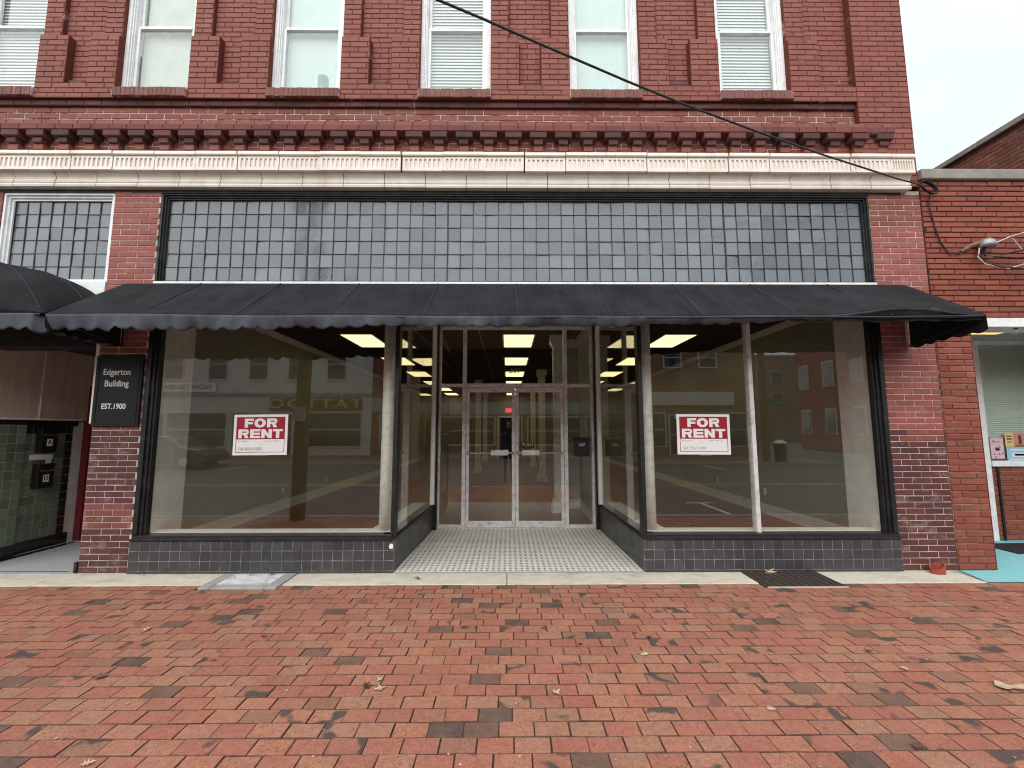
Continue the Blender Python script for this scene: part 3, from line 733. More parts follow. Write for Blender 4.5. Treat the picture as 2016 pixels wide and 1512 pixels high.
# aluminium entrance: frame, side lights, transom, two doors
FL, M1a, M1b, MID, M2a, M2b, FR = -1.134, -.742, -.682, .107, .890, .951, 1.383
f = MB(); y0, y1 = YD, YD + .10
f.box(FL, FL + .042, y0, y1, .012, 3.235).box(FR - .052, FR, y0, y1, .012, 3.235).box(M1a, M1b - .002, y0 - .002, y1, .012, 3.19).box(M2a + .002, M2b, y0 - .002, y1, .012, 3.19)
f.box(FL + .042, FR - .052, y0 + .002, y1, 3.19, 3.2355).box(M1b, M2a, y0 - .004, y1, 2.232, 2.292).box(FL + .042, M1a, y0 + .004, y1, 2.237, 2.287).box(M2b, FR - .052, y0 + .004, y1, 2.237, 2.287)
f.box(FL + .042, M1a, y0 + .004, y1, .012, .060).box(M2b, FR - .052, y0 + .004, y1, .012, .060)
EF = soften(f.build('entrance_frame', 'aluminium', B), .004)
for a, b, z0, z1 in ((FL + .04, M1a + .002, .058, 2.24), (M2b - .002, FR - .05, .058, 2.24), (FL + .04, M1a + .002, 2.285, 3.195), (M1b - .004, M2a + .004, 2.285, 3.195), (M2b - .002, FR - .05, 2.285, 3.195)):
    MB().box(a, b, YD + .045, YD + .051, z0, z1).build('pane', 'shop_glass', EF)
MB().box(M1b, M2a, YD - .03, YD + .11, .0126, .020).build('threshold', 'aluminium', EF)
text('house_number', '207', .100, (.105, YD + .0425, 2.50), 'chrome', EF, 1.35, .0015)
def door(x0, x1, hx0, hx1, hinge):
    m = MB(); y = YD + .012; e = .003; x0 += e; x1 -= e
    m.box(x0, x0 + .050, y, y + .045, .022, 2.226).box(x1 - .050, x1, y, y + .045, .022, 2.226).box(x0 + .05, x1 - .05, y + .001, y + .044, 2.150, 2.226).box(x0 + .05, x1 - .05, y + .001, y + .044, .022, .118)
    d = soften(m.build('door', 'aluminium', B), .004)
    MB().box(x0 + .045, x1 - .045, y + .02, y + .026, .112, 2.155).build('pane', 'shop_glass', d)
    h = soften(MB().box(x0 + .02, x1 - .02, y - .035, y - .018, 1.168, 1.190).box(x0 + .02, x0 + .045, y - .04, y + .0, 1.155, 1.2).box(x1 - .045, x1 - .02, y - .04, y, 1.155, 1.2).build('push_bar', 'chrome', d), .004)
    soften(MB().box(hx0, hx1, y - .052, y - .012, 1.142, 1.226).build('push_plate', 'aluminium', d), .006)
    MB().box((x0 + x1) / 2 - .03, (x0 + x1) / 2 + .03, y - .001, y + .002, .088, .094).build('weep_slot', 'black_frame', d)
    return d
dl = door(M1b, MID, -.28, .0, -1); dr = door(MID, M2a, .211, .491, 1)
MB().cyl((.135, YD + .012, 1.335), .016, .014, -.012, 14, 'y').build('lock_cylinder', 'chrome', dr)
st = MB().box(.202, .405, YD + .0285, YD + .0315, 1.262, 1.343).build('push_sticker', 'plaque_black', dr)
text('lettering', 'PUSH', .072, (.3035, YD + .0275, 1.302), 'letter_gold', dr, 1.0, .0015)

# ------------------------------------------------------------------ shop interior
RX0, RX1, RZ, RB = -4.37, 4.70, 3.35, 18.1
MB().box(RX0, RX1, YD + .1, RB, -.1, .02).build('shop_floor', 'wood_floor', B)
MB().box(RX0, XB_ - .02, .12, YD + .1, -.1, .0195).build('shop_floor', 'wood_floor', B); MB().box(XC + .02, RX1, .12, YD + .1, -.1, .0195).build('shop_floor', 'wood_floor', B)
MB().box(RX0 - .15, RX0, .43, RB, -.1, RZ).build('interior_wall', 'khaki_wall', B); MB().box(RX1, RX1 + .04, .43, RB, -.1, RZ).build('interior_wall', 'khaki_wall', B)
iw = MB(); iw.box(RX0 - .1, -.52, RB, RB + .1, -.1, RZ).box(.50, RX1 + .1, RB, RB + .1, -.1, RZ).box(-.52, .50, RB, RB + .1, 2.17, RZ); iw.build('back_wall', 'khaki_wall', B)
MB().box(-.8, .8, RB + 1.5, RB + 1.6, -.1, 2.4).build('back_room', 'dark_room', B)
MB().box(-.62, -.52, RB - .03, RB - .001, .02, 2.26).build('door_casing', 'white_trim', B); MB().box(.50, .60, RB - .03, RB - .001, .02, 2.26).build('door_casing', 'white_trim', B); MB().box(-.52, .50, RB - .029, RB - .001, 2.171, 2.26).build('door_casing', 'white_trim', B)
MB().box(RX0 - .2, RX1 + .2, .12, RB + 1.7, RZ, RZ + .045).build('shop_ceiling', 'black_ceiling', B)
for s, xx in ((1, RX0), (-1, RX1)):
    a, b = sorted((xx, xx + s * .018)); MB().box(a, b, .6, RB, .021, .20).build('baseboard', 'white_trim', B)
    a, b = sorted((xx, xx + s * .03)); MB().box(a, b, .6, RB, .021, .045).build('shoe_moulding', 'white_trim', B)
    m = MB(); m.v = []; p = [(xx, RZ - .10), (xx + s * .02, RZ - .10), (xx + s * .035, RZ - .06), (xx + s * .08, RZ - .02), (xx + s * .08, RZ - .001), (xx, RZ - .001)]
    n = len(p); m.v = [(x, .6, z) for x, z in p] + [(x, RB, z) for x, z in p]
    m.f = [(k, (k + 1) % n, n + (k + 1) % n, n + k) for k in range(n)] + [tuple(range(n)), tuple(range(n, 2 * n))]; m.build('crown_moulding', 'white_trim', B)
# display-window linings
for a, b, yy in ((RX0, -4.035, .62), (4.25, RX1, .62)): MB().box(a, b, .1065, yy, .021, 3.34).build('window_lining', 'white_trim', B)
for a, b in ((-4.034, XB_ - .06), (XC + .06, 4.249)): MB().box(a, b, .121, .26, .0, ZG + .012).build('inner_sill', 'white_trim', B)
def inner(p0, p1, c0, c1):
    d = Vector((p1[0] - p0[0], p1[1] - p0[1], 0)); L = d.length; M = Matrix.Translation((p0[0], p0[1], 0)) @ Matrix.Rotation(math.atan2(d.y, d.x), 4, 'Z')
    link('inner_sill', MB().box(c0, L - c1, .121, .33, .0, ZG + .012).mesh('inner_sill', 'white_trim'), B, basis=M)
    link('soffit_board', MB().box(c0, L - c1, .031, .30, 3.20, 3.24).mesh('soffit_board', 'white_trim'), B, basis=M)
inner((XB_, .05), (XAb, YD), .2, .06); inner((XCb, YD), (XC, .05), .06, .2)
MB().box(-4.02, XB_ - .1, .145, .30, 3.14, 3.35).build('inner_head', 'white_trim', B); MB().box(XC + .1, 4.24, .145, .30, 3.14, 3.35).build('inner_head', 'white_trim', B)
# short partition beside the door and the square columns
MB().box(1.40, 1.50, YD + .1, 3.72, .02, RZ).build('partition', 'grey_wall', B); MB().box(1.382, 1.3995, YD + .1, 3.70, .021, .20).build('baseboard', 'white_trim', B)
MB().box(1.06, 1.3995, 3.70, 3.80, .02, RZ).build('partition', 'grey_wall', B); MB().box(1.06, 1.381, 3.682, 3.6995, .021, .20).build('baseboard', 'white_trim', B)
MB().box(1.34, 1.3995, YD + .1, 3.70, 3.20, 3.3495).build('crown_moulding', 'white_trim', B); MB().box(1.0, 1.3395, 3.64, 3.6995, 3.20, 3.3495).build('crown_moulding', 'white_trim', B)
def column(x, y):
    m = MB()
    for w_, z0, z1 in ((.145, .021, .16), (.125, .16, .24), (.112, .24, .27), (.095, .27, 3.0), (.108, 3.0, 3.03), (.095, 3.03, 3.14), (.125, 3.14, 3.20), (.145, 3.20, RZ - .002)): m.box(x - w_, x + w_, y - w_, y + w_, z0, z1)
    soften(m.build('square_column', 'column_white', B), .006)
for p in ((.95, 3.35), (1.0, 8.1), (1.0, 12.8), (-1.1, 15.7), (-1.1, 10.9)): column(*p)
for p in ((-4.352, 3.6), (-4.352, 5.6)): soften(MB().box(p[0], p[0] + .008, p[1], p[1] + .08, .32, .44).build('wall_socket', 'sign_white', B), .002)
for p in ((4.69, 3.1), (4.69, 4.9)): soften(MB().box(p[0], p[0] + .008, p[1], p[1] + .08, .36, .48).build('wall_socket', 'sign_white', B), .002)
# troffers: long flat lamps in the ceiling
fr = MB().box(-.32, .32, -.64, .64, -.004, .0).mesh('frame', 'white_trim')
tp = MB().box(-.29, .29, -.61, .61, -.012, -.005).mesh('diffuser', 'troffer_light')
for ci, (cx, cn) in enumerate(((-2.9, 'khaki wall side behind the bigger pane'), (.2, 'middle row above the glass doors'), (3.3, 'row behind the divided display window'))):
    for k in range(6):
        t = thing('ceiling_light', f'flat rectangular ceiling light, {["nearest", "second", "third", "fourth", "fifth", "sixth"][k]} in the {"row behind the undivided display window" if ci == 0 else cn}', 'ceiling light', (cx, 3.82 + 2.66 * k, RZ - .0015), 'lit ceiling panels inside the shop')
        link('frame', fr, t, basis=t.matrix_basis.copy()); link('diffuser', tp, t, basis=t.matrix_basis.copy())
ex = thing('exit_sign', 'small glowing red exit sign above the far inner doorway', 'exit sign', (.0, RB - .03, 2.48))
MB().box(-.16, .16, RB - .045, RB - .005, 2.45, 2.66).build('housing', 'exit_red', ex); text('lettering', 'EXIT', .14, (.0, RB - .048, 2.555), 'sign_white', ex, .8)
for i, (x, y) in enumerate(((-.9, 3.4), (-.6, 6.0), (-2.1, 4.4), (2.2, 5.0))):
    m = MB().cyl((x, y, RZ - .07), .012, .012, .07, 8).cyl((x, y, RZ - .085), .02, .008, .015, 8)
    tag(m.build('sprinkler_head', 'chrome', None), ['small metal ceiling sprinkler seen through the door transom', 'far small metal sprinkler near the house number', 'small metal sprinkler beside the nearest lit panel, undivided window', 'small metal sprinkler behind the divided display window'][i], 'sprinkler', 'ceiling sprinklers')
# interior panelling bits seen through the transoms
for x in (-1.7, -.55, 1.25): MB().box(x, x + .012, .5, RB, RZ - .006, RZ - .0005).build('ceiling_strip', 'grey_wall', B)

# ------------------------------------------------------------------ tiled stair entry on the left
EX = -6.06
MB().box(-6.6, PL0, -.02, 1.42, -.1, .012).build('entry_floor', 'terrazzo', B)
for a in ((-6.05, -4.80, .035, .05), (-6.05, -5.95, .05, 1.3)): MB().box(a[0], a[1], a[2], a[3], .0121, .0135).build('floor_band', 'tile_border', B)
MB().box(XL, -6.51, .006, .42, -.1, 2.655).build('pier', 'mortar_red', B); LW = {}; bricks(XL, -6.51, .004, 2.65, .0, 'brick_red', out=LW)
for mm, mb in LW.items(): mb.build('pier_bricks', mm, B, 'stuff')
MB().box(-6.5, EX - .002, .0, .62, .0, 1.66).build('entry_wall', 'grout_light', B)
MB().box(-6.5, EX - .036, .62, 1.40, .0, 1.66).build('entry_wall', 'grout_light', B)
MB().box(-6.5, EX + .004, .0, .625, .011, .155).build('entry_plinth', 'tile_border', B); MB().box(-6.5, EX - .03, .626, 1.30, .011, .155).build('entry_plinth', 'tile_border', B)
MB().box(-6.5, EX - .026, .626, 1.30, 1.60, 1.68).build('entry_dado', 'tile_border', B); MB().box(-6.5, EX + .003, .0, .625, 1.612, 1.68).build('entry_dado', 'tile_border', B)
tg = [MB().brick(-.0495, .0495, -.0535, .0535, 0, .012, .004).mesh('tile', 'tile_green') for _ in range(2)]
tb = MB().brick(-.0495, .0495, -.0535, .0535, 0, .012, .004).mesh('tile', 'tile_border')
ew = link('tiled_wall', MB().box(EX - .003, EX - .001, .0, .62, .155, 1.61).mesh('tiled_wall', 'grout_light'), B)
for xx, ya, yb in ((EX + .006, .0, .62), (EX - .028, .622, 1.24)):
    n = round((yb - ya) / .1035)
    for k in range(n):
        for r in range(13):
            y = ya + (k + .5) * (yb - ya) / n; z = .155 + .056 + r * .1118
            dark = xx < EX and (k >= n - 1 or r == 12)
            link('tile', tb if dark else random.choice(tg), ew, basis=Matrix.Translation((xx, y, z)) @ Matrix.Rotation(R(90) , 4, 'Z'))
MB().box(-6.5, EX + .02, .0, .72, 1.681, 2.62).build('wall_panel', 'tan_panel', B); MB().box(-6.5, EX + .004, .735, 1.38, 1.681, 2.62).build('wall_panel', 'tan_panel', B); MB().box(-6.5, EX + .03, .72, .735, 1.681, 2.62).build('panel_joint', 'white_trim', B)
MB().box(EX, EX + .024, .0, 1.3, 1.675, 1.70).build('panel_edge', 'white_trim', B)
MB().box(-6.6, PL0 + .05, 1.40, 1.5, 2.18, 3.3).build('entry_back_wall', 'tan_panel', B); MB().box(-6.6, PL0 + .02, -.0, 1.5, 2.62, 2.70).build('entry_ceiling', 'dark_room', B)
MB().box(-6.6, PL0 - .002, .02, .30, 2.50, 2.66).build('entry_header', 'black_frame', B)
ed = MB().box(-6.0, -5.05, 1.42, 1.46, .015, 2.17).build('red_door', 'red_door', B)
MB().box(-5.90, -5.15, 1.412, 1.4195, .55, 1.98).build('pane', 'dark_glass', ed); MB().tube([(-5.86, 1.40, .50), (-5.86, 1.37, .50), (-5.86, 1.37, .82), (-5.86, 1.40, .82)], .012).build('pull_handle', 'red_door', ed)
MB().box(-6.09, -6.0, 1.38, 1.47, .012, 2.18).build('door_jamb', 'red_door', B); MB().box(-5.05, PL0, 1.38, 1.47, .012, 2.18).build('door_jamb', 'red_door', B)
MB().box(PL0 - .001, PL0 + .0035, .008, 1.4, .0, 2.66).build('entry_side_wall', 'mortar_red', B)
MB().box(PL0 - .045, PL0 - .002, .01, .06, 1.62, 2.56).build('trim_board', 'white_trim', B)
MB().box(PL0 - .035, PL0 - .002, -.01, .09, .012, .12).build('door_stop', 'black_frame', B)
def mailbox(y, z, letter, lab):
    t = thing('mailbox', lab, 'mailbox', (EX - .02, y, z), 'apartment mailboxes in the entry')
    soften(MB().box(EX - .03, EX + .055, y - .10, y + .10, z, z + .30).build('body', 'mail_black', t), .006)
    soften(MB().box(EX - .03, EX + .068, y - .105, y + .105, z + .285, z + .315).build('lid', 'mail_black', t), .005)
    MB().tube([(EX + .058, y - .07, z + .235), (EX + .07, y - .07, z + .222), (EX + .07, y + .07, z + .222), (EX + .058, y + .07, z + .235)], .005).build('paper_hook', 'rusty', t)
    MB().box(EX + .0552, EX + .057, y - .035, y + .035, z + .08, z + .17).build('letter_plate', 'sign_white', t)
    text('lettering', letter, .085, (EX + .0578, y, z + .125), 'plaque_black', t, .9, .0015, (R(90), 0, R(90)))
mailbox(.86, 1.26, 'A', 'black wall mailbox marked A on the green entry tiles'); mailbox(.86, .80, 'D', 'black wall mailbox marked D on the green entry tiles')
nm = thing('name_card_holder', 'white strip and card between mailboxes A and D', 'card holder', (EX, .86, 1.15))
MB().box(EX - .016, EX - .008, .70, .98, 1.165, 1.235).build('card', 'sign_white', nm); MB().box(EX - .016, EX - .0085, .90, .965, 1.07, 1.1645).build('card', 'sign_white', nm)

# ------------------------------------------------------------------ signs and plaque
pq = thing('name_plaque', 'black Edgerton Building EST.1900 plaque on the brick pier beside the entry', 'plaque', (-4.40, -.02, 1.585))
soften(MB().box(-4.655, -4.130, -.030, -.001, 1.585, 2.385).build('board', 'plaque_black', pq), .008)
m = MB(); a, b, c, d = -4.625, -4.16, 1.615, 2.355
m.box(a, b, -.034, -.0302, d - .012, d).box(a, b, -.034, -.0302, c, c + .012).box(a, a + .012, -.034, -.0302, c + .012, d - .012).box(b - .012, b, -.034, -.0302, c + .012, d - .012); m.build('border', 'plaque_black', pq)
text('lettering', 'Edgerton', .098, (-4.41, -.0315, 2.195), 'letter_grey', pq, .86, .0014); text('lettering', 'Building', .098, (-4.405, -.0315, 2.065), 'letter_grey', pq, .88, .0014)
text('lettering', 'EST.1900', .086, (-4.416, -.0315, 1.808), 'letter_white', pq, .84, .0014)
def block_word(word, items, z, h, y, par):
    m = MB(); sw, bh = .038, .0245; q = lambda a, b, c, d: m.box(a, b, y, y + .0006, c, d)
    for g, a, b in items:
        w_ = b - a; t = z + h
        if g == 'O':
            cx, cz = (a + b) / 2, z + h / 2; n = 28
            for k in range(n):
                a0, a1 = 2 * math.pi * k / n, 2 * math.pi * (k + 1) / n
                P = [(cx + w_ / 2 * math.cos(a0), cz + h * .52 * math.sin(a0)), (cx + w_ / 2 * math.cos(a1), cz + h * .52 * math.sin(a1)), (cx + w_ * .19 * math.cos(a1), cz + h * .26 * math.sin(a1)), (cx + w_ * .19 * math.cos(a0), cz + h * .26 * math.sin(a0))]
                m.quad(*[(p[0], y, p[1]) for p in P])
            continue
        if g in 'FRE': q(a, a + sw, z, t); q(a + sw, b - (.03 if g == 'R' else 0), t - bh, t)
        if g == 'F': q(a + sw, b - .012, z + h * .36, z + h * .36 + bh)
        if g == 'E': q(a + sw, b - .004, z + h * .5 - bh / 2, z + h * .5 + bh / 2); q(a + sw, b, z, z + bh)
        if g == 'R':
            z1 = z + h * .38; q(a + sw, b - .03, z1, z1 + bh); cz = (z1 + t) / 2; R1, r1 = (t - z1) / 2, (t - z1) / 2 - bh; n = 10; cx = b - .03
            for k in range(n):
                a0, a1 = -math.pi / 2 + math.pi * k / n, -math.pi / 2 + math.pi * (k + 1) / n; e = .030 / R1
                m.quad(*[(cx + rr * math.cos(aa) * (e if rr == R1 else .35), y, cz + rr * math.sin(aa)) for rr, aa in ((R1, a0), (R1, a1), (r1, a1), (r1, a0))])
            m.quad((a + w_ * .50, y, z1), (b - .02, y, z1), (b + .001, y, z), (b - .041, y, z))
        if g == 'N':
            q(a, a + sw, z, t); q(b - sw, b, z, t); m.quad((a + sw, y, t), (b - sw, y, z + .045), (b - sw, y, z), (a + sw, y, t - .055))
        if g == 'T':
            q(a, b, t - bh, t); q((a + b) / 2 - sw / 2, (a + b) / 2 + sw / 2, z, t - bh)
    m.build('lettering', 'sign_white', par)
def rent_sign(x0, lab, tilt):
    t = thing('rent_sign', lab, 'sign', (x0 + .305, GY - .01, 1.264), 'FOR RENT signs in the display windows')
    y = GY - .008; x1 = x0 + .61; z0, z1 = 1.264, 1.722
    MB().box(x0, x1, y, y + .004, z0, z1).build('board', 'sign_white', t)
    MB().box(x0 + .03, x1 - .03, y - .0012, y - .0001, 1.442, z1 - .028).build('red_field', 'maroon_sign', t)
    m = MB(); a, b, c, d = x0 + .030, x1 - .030, z0 + .030, 1.4415
    m.box(a, a + .006, y - .001, y - .0001, c, d).box(b - .006, b, y - .001, y - .0001, c, d).box(a + .006, b - .006, y - .001, y - .0001, c, c + .006); m.build('red_border', 'maroon_sign', t)
    for word, zz, items in (('FOR', 1.576, (('F', .122, .226), ('O', .231, .361), ('R', .374, .490))), ('RENT', 1.455, (('R', .056, .174), ('E', .188, .304), ('N', .316, .434), ('T', .444, .556)))):
        block_word(word, [(g, x0 + a, x0 + b) for g, a, b in items], zz, .100, y - .0017, t)
    text('handwriting', 'Call: 252-217-5097', .045, (x0 + .06, y - .001, 1.335), 'pencil_ink', t, .78, 0, (R(90), R(-3) * tilt, 0), 'LEFT', .0003, .15)
    m = MB()
    for a, b in ((.055, .17), (.36, .52)):
        x = x0 + a
        while x < x0 + b: m.box(x, x + random.uniform(.004, .012), y - .0008, y - .0001, 1.414 + random.uniform(0, .006), 1.422 + random.uniform(0, .006)); x += .014
    m.build('scribble', 'pencil_ink', t)
    for a, c in ((-.018, z1 - .05), (.25, z0 - .012)) if not tilt else ((.25, z0 - .010),): MB().box(x0 + a, x0 + a + (.05 if a < 0 else .14), y + .0045, y + .0052, c, c + (.05 if a < 0 else .02)).build('tape', 'leaded_glass', t)
    t.matrix_basis = t.matrix_basis @ Matrix.Rotation(R(-.5 if tilt else .35), 4, 'Y')
rent_sign(-3.12, 'red and white FOR RENT sign in the single-pane display window', 1); rent_sign(1.928, 'red and white FOR RENT sign in the divided display window', 0)
mbx = thing('mailbox', 'black 207 mailbox on the side light beside the glass doors', 'mailbox', (1.162, YD - .02, 1.12))
soften(MB().box(1.045, 1.282, YD - .075, YD + .044, 1.125, 1.385).build('body', 'mail_black', mbx), .008)
soften(MB().prism_x([(YD - .09, 1.372), (YD - .09, 1.392), (YD + .044, 1.425), (YD + .044, 1.386), (YD - .076, 1.386)], 1.032, 1.294).build('lid', 'mail_black', mbx), .004)
text('lettering', '207', .062, (1.158, YD - .0765, 1.305), 'letter_white', mbx, .9, .001, space=1.25)

# ------------------------------------------------------------------ awnings
AX0, AX1, AY, AZ0, AZ1 = -4.43, 4.65, -.82, 3.232, 2.66
A = thing('shop_awning', 'long black canvas awning with scalloped valance over the whole shop front', 'awning', (.1, -.02, 2.5))
ribs = [.09 + .91 * k for k in range(-4, 5)]
def sagz(x, t):
    edges = [AX0] + ribs + [AX1]
    for p, q in zip(edges, edges[1:]):
        if p <= x <= q: u = (x - p) / (q - p); return -.016 * math.sin(math.pi * u) * math.sin(math.pi * t) + (.0035 * math.sin(x * 19 + t * 6) * math.sin(x * 5.3 - t * 9) + .003 * math.sin(x * 41 - t * 17) * math.sin(x * 2.1)) * math.sin(math.pi * min(1, t * 1.2))
    return 0
def front_z(x): return AZ1 - .018 * math.cos((x - .1) / 4.6 * math.pi / 2) + .004 * math.sin(x * 3.1)
def lift(x): return .075 * math.sin(math.pi * (x - 3.05) / 1.58) ** 2 if 3.05 < x < 4.63 else 0
m = MB(); nx, ny = 480, 16
for i in range(nx + 1):
    x = AX0 + (AX1 - AX0) * i / nx
    for j in range(ny + 1):
        t = j / ny; m.v.append((x, -.012 + (AY + .012) * t, AZ0 + (front_z(x) - AZ0) * t + sagz(x, t) + lift(x) * t ** 3))
for i in range(nx):
    for j in range(ny): a = i * (ny + 1) + j; m.f.append((a, a + 1, a + ny + 2, a + ny + 1))
cv = m.build('canopy', 'canvas', A, None, True); sd = cv.modifiers.new('Solidify', 'SOLIDIFY'); sd.thickness = .004; sd.offset = -1
for x in ribs:
    MB().tube([(x, -.02 + (AY + .02) * t, AZ0 + (front_z(x) - AZ0) * t + .0) for t in [k / 10 for k in range(11)]], .008, 6).build('seam', 'canvas_seam', A)
    MB().tube([(x, .0, 2.55), (x, AY + .03, front_z(x) - .03)], .012, 8).build('frame_bar', 'black_frame', A) if x > 9 else None
MB().tube([(AX0 + .01, AY + .012, front_z(AX0) - .016)] + [(x, AY + .012, front_z(x) - .016) for x in ribs] + [(AX1 - .01, AY + .012, front_z(AX1) - .016)], .012, 8).build('front_bar', 'black_frame', A)
def valance(P, name, pts, lenf, theta, mat, par, scal=.17, seed=0, rows=6):
    """strip hanging from a polyline, scalloped hem, leaning inwards by theta(s) about the bar"""
    m = MB(); s = 0; L = sum((Vector(b) - Vector(a)).length for a, b in zip(pts, pts[1:])); n = int(L / .012); rs = rows
    def at(d):
        for a, b in zip(pts, pts[1:]):
            l = (Vector(b) - Vector(a)).length
            if d <= l + 1e-6: return Vector(a).lerp(Vector(b), d / l), (Vector(b) - Vector(a)).normalized()
            d -= l
        return Vector(pts[-1]), (Vector(pts[-1]) - Vector(pts[-2])).normalized()
    for i in range(n + 1):
        d = L * i / n; p, tg_ = at(d); inw = Vector((-tg_.y, tg_.x, 0)).normalized(); u = (d / scal) % 1
        hl = lenf(d / L) * (1 - .17 * abs(math.cos(math.pi * u)) ** 4.0)
        rng = random.Random(int(d / scal) * 31 + int(seed * 10)); hl *= rng.uniform(.86, 1.05); th = theta(d / L) + R(9) * math.sin(d * 5.3 + seed) + R(7) * math.sin(d * 13.1 + seed) + R(5) * math.sin(d * 31 + 2 * seed)
        for k in range(rs + 1):
            q = k / rs; a = th * (.35 + .65 * q)
            w_ = .006 * math.sin(d * 17 + 2 * q + seed) * q
            m.v.append(tuple(p + inw * (hl * q * math.sin(a) + w_) + Vector((0, 0, -hl * q * math.cos(a) - .002))))
    for i in range(n):
        for k in range(rs): a = i * (rs + 1) + k; m.f.append((a, a + rs + 1, a + rs + 2, a + 1))
    o = m.build(name, mat, par, None, True); s_ = o.modifiers.new('Solidify', 'SOLIDIFY'); s_.thickness = .003; return o
fp = [(x, AY, front_z(x) + lift(x)) for x in [AX0 + (AX1 - AX0) * k / 60 for k in range(61)]]
def th_main(t):
    if t < .5: return R(5) + R(17) * t / .5
    if t < .80: return R(22) + R(38) * (t - .5) / .30
    return R(60) + R(70) * (t - .80) / .20
valance(None, 'valance', fp, lambda t: .172 - .062 * min(1, max(0, (t - .08) / .32)) - .03 * max(0, (t - .6) / .4), th_main, 'canvas_faded', A, seed=1.3)
# hem binding and end panels
m = MB(); n = 60
for i in range(n + 1):
    x = 2.75 + (AX1 - .01 - 2.75) * i / n; q = .012 * math.sin(x * 9) ; m.v += [(x, AY + .012, front_z(x) + lift(x) - .004), (x, AY + .03 + q, front_z(x) - .02), (x, AY + .035 + q, front_z(x) - .055 - .006 * math.sin(x * 23))]
for i in range(n):
    for k in range(2): a = i * 3 + k; m.f.append((a, a + 1, a + 4, a + 3))
fl_ = m.build('inner_flap', 'canvas_under', A); fl_.modifiers.new('Solidify', 'SOLIDIFY').thickness = .003
def end_panel(x, s):
    m = MB(); n = 30; top = lambda t: AZ0 + (front_z(x) - AZ0) * t
    for i in range(n + 1):
        t = i / n; u = (t * .85 / .17) % 1; bot = 2.475 + .022 * abs(math.cos(math.pi * u)) ** 3 + .02 * t
        b = .02 * math.sin(t * 9)
        m.v += [(x, -.012 + (AY + .012) * t, top(t)), (x + s * .004 + b * .3, -.012 + (AY + .012) * t, (top(t) + bot) / 2), (x + b, -.012 + (AY + .012) * t, bot)]
    for i in range(n):
        for k in range(2): a = i * 3 + k; m.f.append((a, a + 1, a + 4, a + 3))
    o = m.build('end_panel', 'canvas_under', A); s_ = o.modifiers.new('Solidify', 'SOLIDIFY'); s_.thickness = .003
end_panel(AX1, 1); end_panel(AX0, -1)
for x in (AX0 + .02, AX1 - .03): MB().tube([(x, -.012, 2.485), (x, -.012, AZ0 - .02)], .009, 6).build('frame_bar', 'aluminium' if x > 0 else 'black_frame', A); MB().tube([(x, -.012, 2.50), (x, AY + .03, front_z(x) - .04)], .009, 6).build('frame_bar', 'black_frame', A)

E_ = thing('entry_awning', 'rounded black canvas awning over the tiled stair entry', 'awning', (-6.3, -.02, 2.5))
xc, aa, z0, hh = -6.31, 1.84, 2.665, .80
m = MB(); nu, nv = 60, 16; dome = lambda u, v: z0 + hh * math.sqrt(max(0, 1 - abs(u) ** 2.1)) * math.sqrt(max(0, 1 - v ** 2.2))
for i in range(nu + 1):
    u = -math.cos(math.pi * i / nu)
    for j in range(nv + 1):
        v = math.sin(math.pi / 2 * j / nv); m.v.append((xc + aa * u, -.012 - .81 * v, dome(u, v)))
for i in range(nu):
    for j in range(nv): a = i * (nv + 1) + j; m.f.append((a, a + 1, a + nv + 2, a + nv + 1))
cv = m.build('canopy', 'canvas', E_, None, True); s_ = cv.modifiers.new('Solidify', 'SOLIDIFY'); s_.thickness = .004; s_.offset = -1
for u0, u1, v1 in ((.12, .975, .97), (.42, .995, .42), (-.3, -.2, .99)):
    pts = []
    for k in range(25):
        q = k / 24; v = v1 * q; u = u0 + (u1 - u0) * q; pts.append((xc + aa * u, -.012 - .81 * v, dome(u, v) + .003))
    MB().tube(pts, .007, 6).build('seam', 'canvas_seam', E_)
valance(None, 'valance', [(xc - aa, -.822, z0), (xc + aa - .08, -.822, z0), (xc + aa, -.76, z0), (xc + aa, -.02, z0)], lambda t: .19, lambda t: R(6), 'canvas_faded', E_, seed=4)
MB().tube([(xc - aa, -.81, z0 - .012), (xc + aa - .02, -.81, z0 - .012), (xc + aa - .012, -.02, z0 - .012)], .011, 8).build('frame_bar', 'black_frame', E_)

# ------------------------------------------------------------------ neighbour on the right
NB = thing('neighbour_shop', 'low orange-red brick shop with concrete coping and recessed blinds window', 'building', (6.5, 0, 0))
NX0 = 4.958
MB().box(NX0, 7.99, .008, .30, 2.842, 4.535).build('front_wall', 'mortar_dark', NB); MB().box(NX0, 5.375, .008, 1.26, -.1, 2.842).build('pier', 'mortar_tan', NB)
def nbrick(x0, x1, z0, z1, y, course, length, joint, ph, mat='brick_orange', dep=.03):
    n = round((z1 - z0) / course); ch = (z1 - z0) / n; k = 0
    for r in range(n):
        a = z0 + r * ch; x = x0 - ((length * ph(r)) % length)
        while x < x1 - .01:
            p, q = max(x, x0), min(x + length, x1)
            if q - p > .03:
                me = MB().brick(-(q - p - joint) / 2, (q - p - joint) / 2, -(ch - joint) / 2, (ch - joint) / 2, 0, dep, .005, .0016).mesh('brick', mat)
                link('brick', me, NB, basis=Matrix.Translation(((p + q) / 2, y + random.uniform(-.003, .002), a + ch / 2)) @ Matrix.Rotation(random.gauss(0, .003), 4, 'Y'))
            x += length
nbrick(NX0, 7.98, 2.845, 4.53, -.004, .0645, .300, .011, lambda r: (r * .37) % 1)
nbrick(NX0, 5.378, .006, 2.84, -.004, .0700, .300, .012, lambda r: .62 if r % 2 else .0)
soften(MB().box(NX0, 7.99, -.045, .34, 4.537, 4.665).build('coping', 'coping', NB), .012)
MB().box(5.380, 7.99, -.015, .30, 2.735, 2.838).build('header_beam', 'white_paint', NB)
